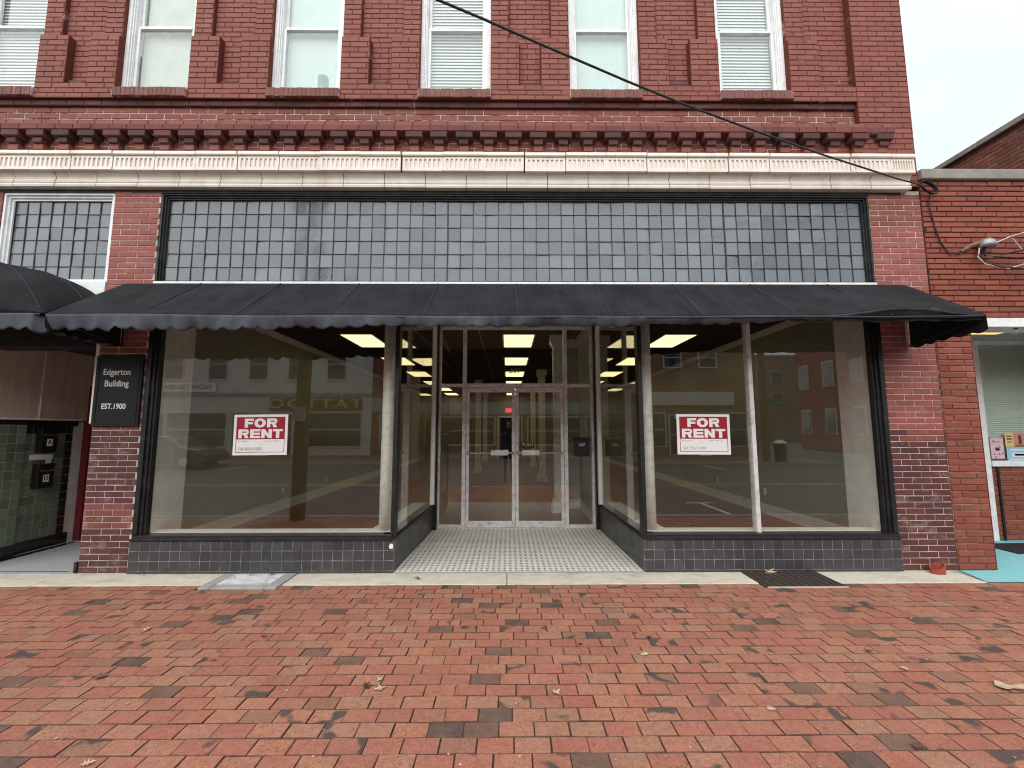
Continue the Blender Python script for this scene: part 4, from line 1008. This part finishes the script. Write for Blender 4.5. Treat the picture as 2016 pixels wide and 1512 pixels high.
MB().box(5.380, 7.99, .30, 1.26, 2.83, 2.86).build('soffit', 'grey_wall', NB)
MB().box(5.0, 7.99, 1.40, 8, -.1, 4.4).build('rear_wall', 'grey_wall', NB); MB().box(NX0, 7.99, .301, 8, 4.2, 4.4).build('roof', 'roof_dark', NB)
nw = MB().box(6.90, 7.98, 1.33, 1.36, 1.10, 2.79).build('window', 'blind_grey', NB)
m = MB(); m.box(6.74, 6.82, 1.24, 1.34, .006, 2.83).box(6.82, 7.98, 1.245, 1.34, 2.775, 2.83).box(6.82, 7.98, 1.22, 1.34, 1.025, 1.105); soften(m.build('frame', 'white_paint', nw), .004)
m = MB(); z = 1.11
while z < 2.77: m.quad((6.825, 1.302, z), (7.98, 1.302, z), (7.98, 1.320, z + .021), (6.825, 1.320, z + .021)); z += .0275
m.build('venetian_blind', 'blind_grey', nw, 'stuff'); MB().box(6.82, 7.98, 1.262, 1.267, 1.10, 2.78).build('pane', 'window_glass', nw)
MB().box(5.376, 7.99, 1.275, 1.40, -.1, 1.024).build('stall_riser', 'mortar_tan', NB)
nbrick(6.82, 7.98, .008, 1.02, 1.262, .0675, .300, .010, lambda r: .5 if r % 2 else 0)
MB().box(6.90, 6.93, 1.245, 1.262, .01, 1.02).build('downpipe', 'cable_black', NB)
MB().box(5.376, 5.381, .0, 1.26, .0, 2.735).build('pier_side', 'brick_orange', NB)
def poster(x0, x1, z0, z1, mat, lab, extra):
    t = thing('poster', lab, 'poster', ((x0 + x1) / 2, 1.25, z0), 'posters taped to the neighbour window')
    MB().box(x0, x1, 1.252, 1.256, z0, z1).build('sheet', mat, t)
    for (a, b, c, d, mm) in extra: MB().box(x0 + (x1 - x0) * a, x0 + (x1 - x0) * b, 1.2495, 1.2518, z0 + (z1 - z0) * c, z0 + (z1 - z0) * d).build('printed_block', mm, t)
ink = [(random.uniform(.12, .8), 0, random.uniform(.1, .85), 0, 'poster_ink') for _ in range(9)]
poster(6.83, 7.055, 1.112, 1.43, 'poster_pink', 'pale pink flyer with dark print, standing on the neighbour window sill', [(a, a + .08, c, c + .05, mm) for a, _, c, _, mm in ink] + [(0, .07, 0, 1, 'poster_ink'), (.93, 1, 0, 1, 'poster_ink'), (.07, .93, 0, .06, 'poster_ink'), (.38, .62, .42, .56, 'poster_ink'), (.25, .75, .78, .83, 'poster_red')])
poster(7.07, 7.19, 1.30, 1.50, 'poster_yellow', 'yellow flyer with dark lettering in the neighbour window', [(.2, .8, .7, .78, 'poster_ink'), (.2, .8, .5, .6, 'poster_ink'), (.25, .75, .3, .36, 'poster_ink')])
poster(7.192, 7.42, 1.30, 1.50, 'poster_red', 'orange-red flyer with a dark figure in the neighbour window', [(.3, .5, .2, .8, 'poster_ink'), (.1, .9, .02, .15, 'poster_green')])
poster(7.075, 7.42, 1.10, 1.293, 'poster_blue', 'light blue flyer below the yellow one in the neighbour window', [(.2, .8, .3, .6, 'sign_white'), (.3, .7, .38, .52, 'poster_ink'), (.15, .85, .75, .85, 'sign_white'), (.1, .9, .1, .16, 'sign_white')])
sf = thing('soffit_lamp', 'lit yellow flat lamp under the neighbour soffit', 'lamp', (6.25, .62, 2.82))
MB().box(6.10, 6.50, .55, .72, 2.805, 2.8295).build('diffuser', 'warm_lamp', sf)
fb = thing('festoon_bulb', 'clear glass bulb hanging from a black string under the neighbour beam', 'bulb', (5.97, .04, 2.66))
MB().lathe((5.985, .06, 2.645), [(0, 0), (.026, .008), (.036, .03), (.033, .055), (.017, .08), (.015, .085)], 14).build('bulb', 'window_glass', fb, None, True); MB().cyl((5.985, .06, 2.725), .019, .019, .045, 10).build('socket', 'cable_black', fb)
MB().tube([(5.4, .06, 2.80), (5.7, .06, 2.772), (5.985, .06, 2.768), (6.4, .06, 2.792), (7.0, .06, 2.75)], .004, 6).build('string', 'cable_black', fb)
fm = thing('floor_mat', 'black slatted rubber mat on the teal entrance floor', 'mat', (6.7, .85, .006))
for k in range(14): MB().box(6.35, 7.8, .62 + k * .034, .644 + k * .034, .007, .016).build('slat', 'rubber', fm)
MB().box(6.33, 6.37, .60, 1.10, .0065, .014).build('edge', 'rubber', fm)
# house side wall further back: coursed old brick with stone coping
GH = thing('rear_brick_building', 'old brick side wall rising behind the low neighbour roof', 'building', (8.4, 4, 0))
MB().box(8.008, 14, .35, 14, -.2, 6.30).build('side_wall', 'mortar_tan', GH)
m = MB(); r = 0; z = 4.3
gm = {}
while z < 6.26:
    y = .35 + (r % 2) * .105
    while y < 9:
        gm.setdefault('brick_old', MB()); q = gm['brick_old']; i = len(q.v)
        t = MB().brick(-.1, .1, -.029, .029, 0, .03, .004, .002)
        q.v += [(8.0 + v[1] + 0, y + .105 + v[0], z + .033 + v[2]) for v in t.v]; q.f += [tuple(i + k for k in f_) for f_ in t.f]
        y += .21
    z += .0668; r += 1
gm['brick_old'].build('wall_bricks', 'brick_old', GH, 'stuff')
y = .35
while y < 9: soften(MB().box(7.93, 8.4, y, y + .78, 6.302, 6.39 + random.uniform(0, .008)).build('coping_stone', 'coping', GH), .01); y += .785
MB().cyl((7.97, 2.05, 5.22), .09, .07, .1, 12, 'x').build('vent_pipe', 'cast_iron', GH)

MB().box(8.0, 14, .30, .349, -.2, 6.30).build('front_wall', 'far_brick_red', GH)
# ------------------------------------------------------------------ cables
W = [(-9.5, -5.77, 6.2), (-6.0, -4.39, 5.35), (-3.2, -3.285, 4.80), (-1.8, -2.733, 4.60), (-.487, -2.215, 4.492), (-.166, -2.088, 4.474), (.257, -1.921, 4.441), (.999, -1.628, 4.392), (1.548, -1.412, 4.368), (2.351, -1.095, 4.357), (3.247, -.742, 4.360), (4.441, -.271, 4.392), (4.77, -.141, 4.416), (4.96, -.05, 4.43)]
cbl = tag(MB().tube(W, .009, 8).build('overhead_cable', 'cable_black'), 'thick black overhead cable slanting across the upper brick facade', 'cable')
cl = thing('cable_coil', 'small coil of black cable at the corner under the cornice', 'cable', (4.99, -.03, 4.40))
m = MB()
for k in range(3): m.tube([(5.005 + (.085 + .006 * k) * math.cos(a), -.05 - .012 * k, 4.41 + (.055 + .006 * k) * math.sin(a) - .045 * math.cos(a)) for a in [2 * math.pi * q / 20 for q in range(21)]], .007, 6)
m.build('loop', 'cable_black', cl)
MB().tube([(5.04, -.03, 4.36), (5.035, -.02, 4.18), (5.07, -.02, 3.95), (5.12, -.02, 3.75), (5.20, -.02, 3.62), (5.32, -.025, 3.60), (5.42, -.03, 3.66), (5.48, -.04, 3.70)], .0075, 8).build('drop', 'cable_black', cl)
ub = thing('utility_bracket', 'grey dome insulator with rusty clamp holding wires on the neighbour wall', 'wire bracket', (5.58, -.06, 3.68))
MB().lathe((5.60, -.08, 3.665), [(0, .105), (.04, .10), (.075, .07), (.085, .03), (.082, .0), (0, .0)], 18).build('dome', 'lamp_grey', ub, None, True)
MB().tube([(5.36, -.01, 3.64), (5.45, -.05, 3.70), (5.54, -.07, 3.73)], [.02, .026, .02], 8).build('clamp', 'rusty', ub); MB().cyl((5.57, -.08, 3.56), .012, .012, .105, 8).build('stem', 'cable_black', ub)
for i, (pts, r_, mt) in enumerate((
    ([(5.66, -.09, 3.70), (5.82, -.14, 3.77), (6.05, -.3, 3.82), (6.6, -.9, 4.05)], .007, 'cable_white'),
    ([(5.56, -.08, 3.60), (5.75, -.12, 3.57), (6.0, -.25, 3.60), (6.6, -.9, 3.80)], .011, 'cable_black'),
    ([(5.52, -.07, 3.66), (5.49, -.07, 3.55), (5.56, -.08, 3.46), (5.80, -.1, 3.40), (6.0, -.1, 3.46), (6.04, -.1, 3.56), (5.96, -.1, 3.66), (5.86, -.12, 3.76)], .007, 'cable_white'),
    ([(5.49, -.07, 3.58), (5.56, -.08, 3.475), (5.72, -.1, 3.42), (6.1, -.12, 3.38)], .008, 'cable_black'),
    ([(5.66, -.08, 3.55), (5.90, -.12, 3.52), (6.4, -.3, 3.55)], .009, 'cable_black'),
    ([(6.06, -.1, 3.38), (6.05, -.1, 3.6), (6.06, -.1, 3.74), (6.14, -.14, 3.82), (6.4, -.3, 3.9)], .009, 'cable_black'))):
    MB().tube(pts, r_, 7).build('wire', mt, ub)

# ------------------------------------------------------------------ gratings, pipe, leaves
g1 = thing('drain_grating', 'light galvanised grating in a concrete frame below the single-pane display window', 'grating', (-2.67, -.22, 0), 'pavement gratings')
m = MB(); m.box(-3.05, -2.93, -.46, -.03, -.05, .012).box(-2.40, -2.28, -.46, -.03, -.05, .012).box(-2.93, -2.40, -.46, -.36, -.05, .0115); soften(m.build('frame', 'concrete_grey', g1), .012)
m = MB()
for k in range(9): m.box(-2.93, -2.40, -.352 + k * .0365, -.334 + k * .0365, -.03, .010)
for k in range(14): m.box(-2.925 + k * .039, -2.912 + k * .039, -.36, -.03, -.032, .0085)
m.build('grid', 'galvanised', g1); MB().box(-2.94, -2.39, -.37, -.03, -.14, -.10).build('pit', 'leaf_dark', g1)
g2 = thing('drain_grating', 'dark cast-iron woven grating below the divided display window', 'grating', (2.94, -.24, 0), 'pavement gratings')
MB().box(2.54, 3.35, -.462, -.028, -.2, -.05).build('pit', 'dark_room', g2)
m = MB()
for k in range(13): m.box(2.54, 3.35, -.455 + k * .034, -.440 + k * .034, -.03, .004)
for k in range(20): m.box(2.545 + k * .0415, 2.560 + k * .0415, -.46, -.03, -.034, .001 + .003 * (k % 2))
m.build('grid', 'cast_iron', g2); MB().box(2.56, 3.36, -.475, -.463, -.1, .003).build('frame_edge', 'concrete', g2)
pp = MB(); n = 22
for k in range(n):
    a = 2 * math.pi * k / n; h = .085 + .03 * math.cos(a - .5)
    pp.v += [(4.625 + .072 * math.cos(a), -.095 + .05 * math.sin(a), .005), (4.625 + .075 * math.cos(a), -.095 + .052 * math.sin(a), h), (4.625 + .062 * math.cos(a), -.095 + .042 * math.sin(a), h), (4.625 + .06 * math.cos(a), -.095 + .04 * math.sin(a), .02)]
for k in range(n):
    b = (k + 1) % n
    for q in range(3): pp.f.append((k * 4 + q, b * 4 + q, b * 4 + q + 1, k * 4 + q + 1))
pp.f.append(tuple(k * 4 + 3 for k in range(n)))
tag(pp.build('clay_pipe', 'clay_pipe'), 'short oval red pipe stub at the foot of the corner pier', 'pipe')
def leaf(x, y, rz, L, mat, lab, lobes=4, curl=.25, z=.004, tilt=0):
    m = MB(); n = 22; out = []
    for k in range(n + 1):
        t = k / n; w_ = math.sin(math.pi * t ** .8) * .30 * (1 + .65 * math.cos(t * lobes * 2 * math.pi)) ; out.append((t, max(.012, w_)))
    for t, w_ in out: m.v += [((t - .5) * L, -w_ * L, z + curl * L * (w_ ** 2 + .3 * (t - .5) ** 2) + .0015), ((t - .5) * L, 0, z + curl * L * .3 * (t - .5) ** 2), ((t - .5) * L, w_ * L, z + curl * L * 1.3 * (w_ ** 2 + .3 * (t - .5) ** 2) + .0015)]
    for k in range(n):
        for q in range(2): a = k * 3 + q; m.f.append((a, a + 3, a + 4, a + 1))
    o = m.build('fallen_leaf', mat); o.matrix_basis = Matrix.Translation((x, y, 0)) @ Matrix.Rotation(rz, 4, 'Z') @ Matrix.Rotation(tilt, 4, 'Y')
    s_ = o.modifiers.new('Solidify', 'SOLIDIFY'); s_.thickness = .0008
    tag(o, lab, 'leaf', 'fallen leaves on the pavement'); return o
LV = [(-.945, -.214, .3, .10, 'leaf_brown', 'brown lobed leaf on the concrete strip before the entrance'), (-.771, -2.127, .5, .085, 'leaf_pale', 'curled pale leaf with a dark edge beside a black paver in the middle'), (.282, -2.177, 2.2, .075, 'leaf_pale', 'slim pale lobed leaf in the middle of the brick pavement'),
      (.942, -1.749, .2, .08, 'leaf_pale', 'pale leaf on the bricks in front of the divided window'), (-.80, -2.03, 1.0, .06, 'leaf_pale', 'small pale leaf just above the curled one in the middle'), (-2.559, -1.986, .5, .10, 'leaf_brown', 'tan crumpled leaf on the bricks in front of the single-pane window'),
      (1.462, -2.342, .1, .07, 'leaf_pale', 'small pale leaf on the near bricks, in front of the divided window'), (2.521, -1.717, .8, .08, 'leaf_brown', 'brownish leaf on the bricks between the dark grating and the frame corner'), (2.565, -1.943, 2.5, .07, 'leaf_pale', 'pale leaf on bricks below the brownish one'),
      (-2.813, -1.331, 1.0, .08, 'leaf_pale', 'pale oval leaf between two dark pavers near the light grating side'), (-1.959, -2.702, .6, .07, 'leaf_pale', 'white oval leaf at the near edge of the pavement'), (2.85, -.03, 1.1, .13, 'leaf_pale', 'large pale lobed leaf lying against the tiles by the dark grating'),
      (2.0, -2.63, 2.4, .10, 'leaf_brown', 'twisted tan leaf near the front edge, nearest the neighbour shop side'), (-1.837, -1.457, .2, .07, 'leaf_brown', 'thin curled leaf on a dark paver in front of the light grating'), (-2.53, -.06, .9, .07, 'leaf_brown', 'dry brown leaf on the light galvanised grating'), (-2.75, -.08, 2.0, .06, 'leaf_pale', 'pale scrap of leaf on the light galvanised grating'),
      (-.86, -2.10, 2.4, .075, 'leaf_dark', 'dark wet leaf touching the curled pale one'), (1.05, -1.50, 1.2, .06, 'leaf_dark', 'small dark leaf on the bricks before the divided window'), (.52, -1.60, .4, .045, 'leaf_dark', 'tiny dark leaf on the bricks straight before the doors')]
for x, y, rz, L, mt, lb in LV: leaf(x, y, rz, L if L == .13 else L * .8, mt, lb, random.choice((2, 3, 4)), random.uniform(.3, .7), .006 if y < -.4 else .012, R(-38) if L == .13 else random.gauss(0, .15))
tw = leaf(3.02, -2.165, -.35, .16, 'leaf_pale', 'long pale curled scrap of bark at the pavement edge, neighbour side', 1, .6, .012, -.12)
def bits(n):
    m = MB()
    for _ in range(n):
        y = -.42 - 2.4 * random.random() ** 1.2; x = random.uniform(-1, 1) * (y + 4.91) * 1.15; s = random.uniform(.004, .011); a = random.uniform(0, 3); z = .0035
        m.poly([(x + s * math.cos(a + q) * random.uniform(.5, 1.2), y + s * math.sin(a + q) * random.uniform(.4, 1), z + random.uniform(0, .003)) for q in (0, 1.4, 2.9, 4.4)])
    o = m.build('litter', 'leaf_pale', None, 'stuff'); s_ = o.modifiers.new('Solidify', 'SOLIDIFY'); s_.thickness = .001
    o['label'] = 'tiny pale flecks of litter scattered over the bricks'; o['category'] = 'litter'
bits(150)
m = MB()
for _ in range(240):
    x = random.choice((random.uniform(-4.1, -1.3), random.uniform(1.5, 4.9))); y = -.028 - abs(random.gauss(0, .03)); q = random.uniform(.003, .009); a = random.uniform(0, 3)
    m.poly([(x + q * math.cos(a + t) * random.uniform(.4, 1.4), y + q * .7 * math.sin(a + t), .0065 + random.uniform(0, .003)) for t in (0, 1.5, 3, 4.5)])
o = m.build('debris', 'leaf_dark', None, 'stuff'); o['label'] = 'dark specks of dirt along the foot of the tiled base'; o['category'] = 'debris'
m = MB()
for _ in range(60):
    x, y = .295 + random.gauss(0, .02), -2.40 + random.gauss(0, .012); h = random.uniform(.008, .022); a = random.uniform(0, 6.3); dx, dy = .008 * math.cos(a), .008 * math.sin(a)
    m.poly([(x - .0012, y, -.004), (x + .0012, y, -.004), (x + dx, y + dy, h)])
o = m.build('grass', 'grass_green', None, 'stuff'); o['label'] = 'tiny tuft of green grass in a paver joint'; o['category'] = 'grass'

# ------------------------------------------------------------------ the street behind the camera, seen in the glass
FY = -21.6
def far_shop(name, lab, x0, x1, h, mat, loc=FY, depth=9):
    t = thing(name, lab, 'building', ((x0 + x1) / 2, loc, 0)); MB().box(x0, x1, loc - depth, loc, -.2, h).build('wall', mat, t)
    MB().box(x0 - .05, x1 + .05, loc - .2, loc + .22, h, h + .22).build('cornice', 'white_wall', t); return t
def fwin(t, x0, x1, z0, z1, y=FY, mat='dark_glass', fm_='white_wall'):
    f = MB().box(x0 - .08, x0, y, y + .07, z0 - .08, z1 + .08).box(x1, x1 + .08, y, y + .07, z0 - .08, z1 + .08).box(x0, x1, y, y + .07, z1, z1 + .08).box(x0, x1, y, y + .09, z0 - .08, z0).box(x0, x1, y + .03, y + .05, (z0 + z1) / 2 - .025, (z0 + z1) / 2 + .025).build('window', fm_, t)
    MB().box(x0, x1, y + .004, y + .022, z0, z1).build('pane', mat, f)
ws = far_shop('white_shop', 'white painted two-storey tattoo shop across the street, mirrored in the single-pane window', -26, -8.4, 8, 'white_wall')
for x in (-23.5, -20.6, -17.9, -15.4, -13.0, -10.6): fwin(ws, x - .55, x + .55, 4.65, 6.5)
for a, b in ((-24.5, -21), (-20.8, -17.2), (-16.8, -15.2), (-12.6, -9.0)): fwin(ws, a, b, .55, 2.55)
fwin(ws, -14.5, -13.2, .1, 2.5)
MB().box(-26, -8.4, FY, FY + .12, 3.62, 3.80).build('string_course', 'grey_band', ws)
sg = thing('tattoo_sign', 'TATTOO fascia board across the street, mirrored in the single-pane window', 'sign', (-11.8, FY + .1, 2.7))
MB().box(-14.6, -9.0, FY + .02, FY + .12, 2.72, 3.50).build('board', 'leaf_brown', sg); text('lettering', 'TATTOO', .78, (-11.8, FY + .135, 3.10), 'letter_tan', sg, 1.55, .012, (R(90), 0, R(180)), space=1.25)
bn = thing('leasing_banner', 'NOW LEASING banner across the street, mirrored in the single-pane window', 'banner', (-19.9, FY + .1, 4.0))
MB().box(-21.9, -17.9, FY + .10, FY + .13, 3.86, 4.42).build('cloth', 'sign_white', bn); text('lettering', 'NOW LEASING -', .46, (-19.9, FY + .14, 4.14), 'poster_ink', bn, 1.0, .004, (R(90), 0, R(180)))
rs = far_shop('red_brick_shop', 'red brick shop straight across the street, mirrored in the glass doors', -8.38, 6.2, 8.4, 'far_brick_red')
MB().box(-8.38, 6.2, FY, FY + .15, 2.60, 3.45).build('sign_band', 'grey_band', rs)
for a, b in ((-7.8, -4.4), (-4.2, -1.0), (1.4, 5.6)): fwin(rs, a, b, .5, 2.4)
fwin(rs, -.6, .9, .05, 2.4)
for x in (-6.6, -3.3, 0, 3.3): fwin(rs, x - .5, x + .5, 4.9, 6.7)
bs = far_shop('brown_brick_shop', 'brown brick shop with blank white fascia, mirrored in the divided window', 6.22, 15.4, 7.6, 'far_brick_brown')
MB().box(8.6, 13.9, FY, FY + .12, 3.02, 3.85).build('blank_fascia', 'white_wall', bs)
for x in (8.0, 10.2, 12.4): fwin(bs, x - .5, x + .5, 5.4, 6.6)
for a, b in ((7.0, 9.6), (11.2, 14.6)): fwin(bs, a, b, .55, 2.5)
fwin(bs, 9.9, 10.9, .05, 2.4)
cb = far_shop('corner_brick_building', 'distant corner brick building with white windows, mirrored in the divided window', 27, 52, 9, 'far_brick_red', -26)
for x in (29, 31.5, 34, 36.5, 39, 42): fwin(cb, x - .55, x + .55, 1.2, 3.2, -26); fwin(cb, x - .55, x + .55, 5.2, 7.2, -26)
for y in (-28, -31, -34):
    for z in (1.2, 5.2): wf = MB().box(26.90, 26.995, y - .62, y + .62, z - .1, z + 2.1).build('window', 'white_wall', cb); MB().box(26.86, 26.899, y - .5, y + .5, z, z + 2).build('pane', 'dark_glass', wf)
lb_ = far_shop('distant_office_block', 'pale distant building beyond the side street, mirrored in the divided window', 12, 90, 13, 'brown_wall', -62)
for x in range(14, 88, 4): fwin(lb_, x - .8, x + .8, 5, 7, -62); fwin(lb_, x - .8, x + .8, 8.5, 10.5, -62)
p1 = thing('utility_pole', 'wooden street pole standing on the brick pavement, mirrored in the single-pane window', 'pole', (-3.67, -2.7, 0))
MB().cyl((-3.67, -2.7, -.02), .125, .10, 8.5, 18).build('shaft', 'wood_pole', p1); MB().box(-3.78, -3.56, -2.58, -2.56, 1.7, 1.95).build('tag_plate', 'galvanised', p1)
p2 = thing('utility_pole', 'wooden pole with street-name blades across the road, mirrored in the divided window', 'pole', (12.4, -15.9, 0))
MB().cyl((12.4, -15.9, -.02), .19, .14, 9.5, 18).build('shaft', 'wood_pole', p2); MB().box(12.6, 13.8, -15.92, -15.90, 2.75, 2.98).build('name_blade', 'street_sign_green', p2); MB().box(11.3, 12.25, -15.72, -15.70, 2.85, 3.05).build('name_blade', 'street_sign_green', p2)
MB().box(11.2, 13.6, -15.95, -15.85, 8.6, 8.75).build('cross_arm', 'wood_pole', p2)
bn2 = thing('litter_bin', 'dark round litter bin beside the pole across the road', 'bin', (13.2, -16.1, 0))
MB().lathe((13.2, -16.1, -.004), [(0, 0), (.26, 0), (.30, .85), (0, .85)], 16).build('body', 'black_frame', bn2); MB().lathe((13.2, -16.1, .846), [(.31, 0), (.31, .05), (.15, .17), (0, .19)], 16).build('lid', 'sign_white', bn2)
# parked car
cr = thing('parked_car', 'dark saloon car parked across the street, mirrored in the single-pane window', 'car', (-15.0, -14.3, -.13))
def carbody():
    P = [(-2.2, .35), (-2.22, .62), (-2.05, .82), (-1.55, .92), (-.85, 1.36), (-.2, 1.43), (.55, 1.36), (1.15, .95), (1.95, .82), (2.2, .62), (2.2, .32), (1.75, .26), (-1.8, .26)]
    m = MB(); n = len(P)
    for y, k in ((-.85, 0), (-.78, 1), (.78, 1), (.85, 0)):
        for x, z in P:
            g_ = 1 if z <= .96 else (1 - .28 * (z - .96) / .47); yy = y * g_
            if k and z < .3: yy = y
            m.v.append((-15.0 + x * (1 if k == 0 or z > .9 else 1.02), -14.3 + yy, -.13 + z + (.02 if k and z > .8 else 0)))
    for r_ in range(3):
        for k in range(n): b = (k + 1) % n; m.f.append((r_ * n + k, r_ * n + b, (r_ + 1) * n + b, (r_ + 1) * n + k))
    m.f += [tuple(range(n)), tuple(range(3 * n, 4 * n))]; return m
soften(carbody().build('body', 'car_paint', cr), .04, 3)
for s in (-1, 1):
    yy = -14.3 + s * .775; m = MB(); q = [(-1.35, .98), (-.82, 1.32), (-.15, 1.375), (-.15, .98)]; q2 = [(-.08, .98), (-.08, 1.375), (.50, 1.31), (1.0, .98)]
    for Q in (q, q2): MB().poly([(-15 + x, -14.3 + s * (.853 * (1 - .28 * max(0, z - .96) / .47) + .012), -.13 + z) for x, z in Q]).build('side_window', 'dark_glass', cr)
    for x in (-1.38, 1.38):
        wh = MB().cyl((-15 + x, -14.3 + s * .68, .19), .32, .32, s * .19, 24, 'y').build('wheel', 'tyre', cr); MB().cyl((-15 + x, -14.3 + s * .865, .19), .20, .18, s * .012, 18, 'y').build('rim', 'galvanised', wh)
    MB().box(-12.83, -12.79, -14.3 + s * .45, -14.3 + s * .72, .42, .54).build('headlight', 'sign_white', cr); MB().box(-17.24, -17.18, -14.3 + s * .45, -14.3 + s * .74, .46, .60).build('tail_light', 'maroon_sign', cr)
# the photographer
pe = thing('person', 'person in dark clothes holding up a phone, mirrored between the glass doors', 'person', (0, -5.32, -.13))
def skin_body(name, chains, mat, par, sub=1, root=None):
    bm = bmesh.new(); lay = bm.verts.layers.skin.verify(); mp_ = {}
    for ch in chains:
        prev = None
        for (p, r_) in ch:
            key = tuple(round(c, 4) for c in p)
            if key not in mp_:
                v = bm.verts.new(p); v[lay].radius = r_ if hasattr(r_, '__len__') else (r_, r_); mp_[key] = v
                if root is not None and key == tuple(round(c, 4) for c in root): v[lay].use_root = True
            v = mp_[key]
            if prev is not None and prev is not v:
                try: bm.edges.new((prev, v))
                except ValueError: pass
            prev = v
    me = bpy.data.meshes.new(name); bm.to_mesh(me); bm.free(); me.materials.append(MATS[mat])
    o = link(name, me, par); k = o.modifiers.new('Skin', 'SKIN'); k.use_smooth_shade = True; s_ = o.modifiers.new('Subsurf', 'SUBSURF'); s_.levels = sub; s_.render_levels = sub; return o
px_, py_ = 0.0, -5.32
pel = (px_, py_, .93)
ch = [[(pel, (.15, .11)), ((px_, py_, 1.12), (.145, .10)), ((px_, py_, 1.32), (.165, .11)), ((px_, py_ + .01, 1.46), (.10, .08)), ((px_, py_ + .02, 1.54), .055), ((px_, py_ + .03, 1.60), .06)]]
for s in (-1, 1):
    ch.append([(pel, (.15, .11)), ((px_ + s * .10, py_, .80), .088), ((px_ + s * .105, py_ + .015, .40), .058), ((px_ + s * .11, py_ - .02, -.03), .042), ((px_ + s * .115, py_ + .06, -.085), .045), ((px_ + s * .125, py_ + .17, -.095), .034)])
    ch.append([((px_, py_, 1.32), (.165, .11)), ((px_ + s * .19, py_, 1.40), .062), ((px_ + s * .25, py_ + .07, 1.15), .045), ((px_ + s * .13, py_ + .27, 1.38), .032)])
    hx, hy, hz = px_ + s * .10, py_ + .31, 1.45
    fc = [((px_ + s * .13, py_ + .27, 1.38), .026), ((hx + s * .01, hy, hz), .026)]
    hand = [fc] + [[((hx + s * .01, hy, hz), .026), ((hx - s * (.005 + .002 * q), hy + .035, hz + .035 - .022 * q), .0095), ((hx - s * .030, hy + .042, hz + .042 - .022 * q), .0085), ((hx - s * (.045 - .004 * q), hy + .030, hz + .045 - .022 * q), .007)] for q in range(4)] + [[((hx + s * .01, hy, hz), .026), ((hx - s * .012, hy + .005, hz + .045), .010), ((hx - s * .035, hy + .012, hz + .060), .008)]]
    skin_body('hand', hand, 'skin', pe)
bd = skin_body('body', ch, 'jacket', pe, 1, pel)
hd = MB().lathe((px_, py_ + .04, 1.575), [(0, 0), (.045, .005), (.066, .05), (.074, .11), (.072, .16), (.05, .205), (0, .222)], 18); hd.v = [(x, (y - py_ - .04) * 1.22 + py_ + .04, z) for x, y, z in hd.v]; hd.build('head', 'skin', pe, None, True)
MB().lathe((px_, py_ + .135, 1.665), [(0, -.012), (.016, -.01), (.012, .01), (.006, .03), (0, .035)], 8).build('nose', 'skin', pe, None, True)
for s in (-1, 1): MB().cyl((px_ + s * .028, py_ + .118, 1.695), .009, .006, .01, 8, 'y').build('eye', 'plaque_black', pe); MB().cyl((px_ + s * .072, py_ + .035, 1.675), .03, .022, s * .012, 10, 'x').build('ear', 'skin', pe)
MB().box(px_ - .024, px_ + .024, py_ + .118, py_ + .124, 1.628, 1.636).build('mouth', 'maroon_sign', pe)
hr = MB().lathe((px_, py_ + .025, 1.66), [(.077, .0), (.083, .05), (.078, .10), (.05, .148), (0, .158)], 18); hr.build('hair', 'hair', pe, None, True)
ph = thing('phone', 'dark phone held up by the mirrored photographer', 'phone', (0, -4.955, 1.49))
soften(MB().box(-.075, .075, -4.965, -4.956, 1.475, 1.548).build('case', 'plaque_black', ph), .004)
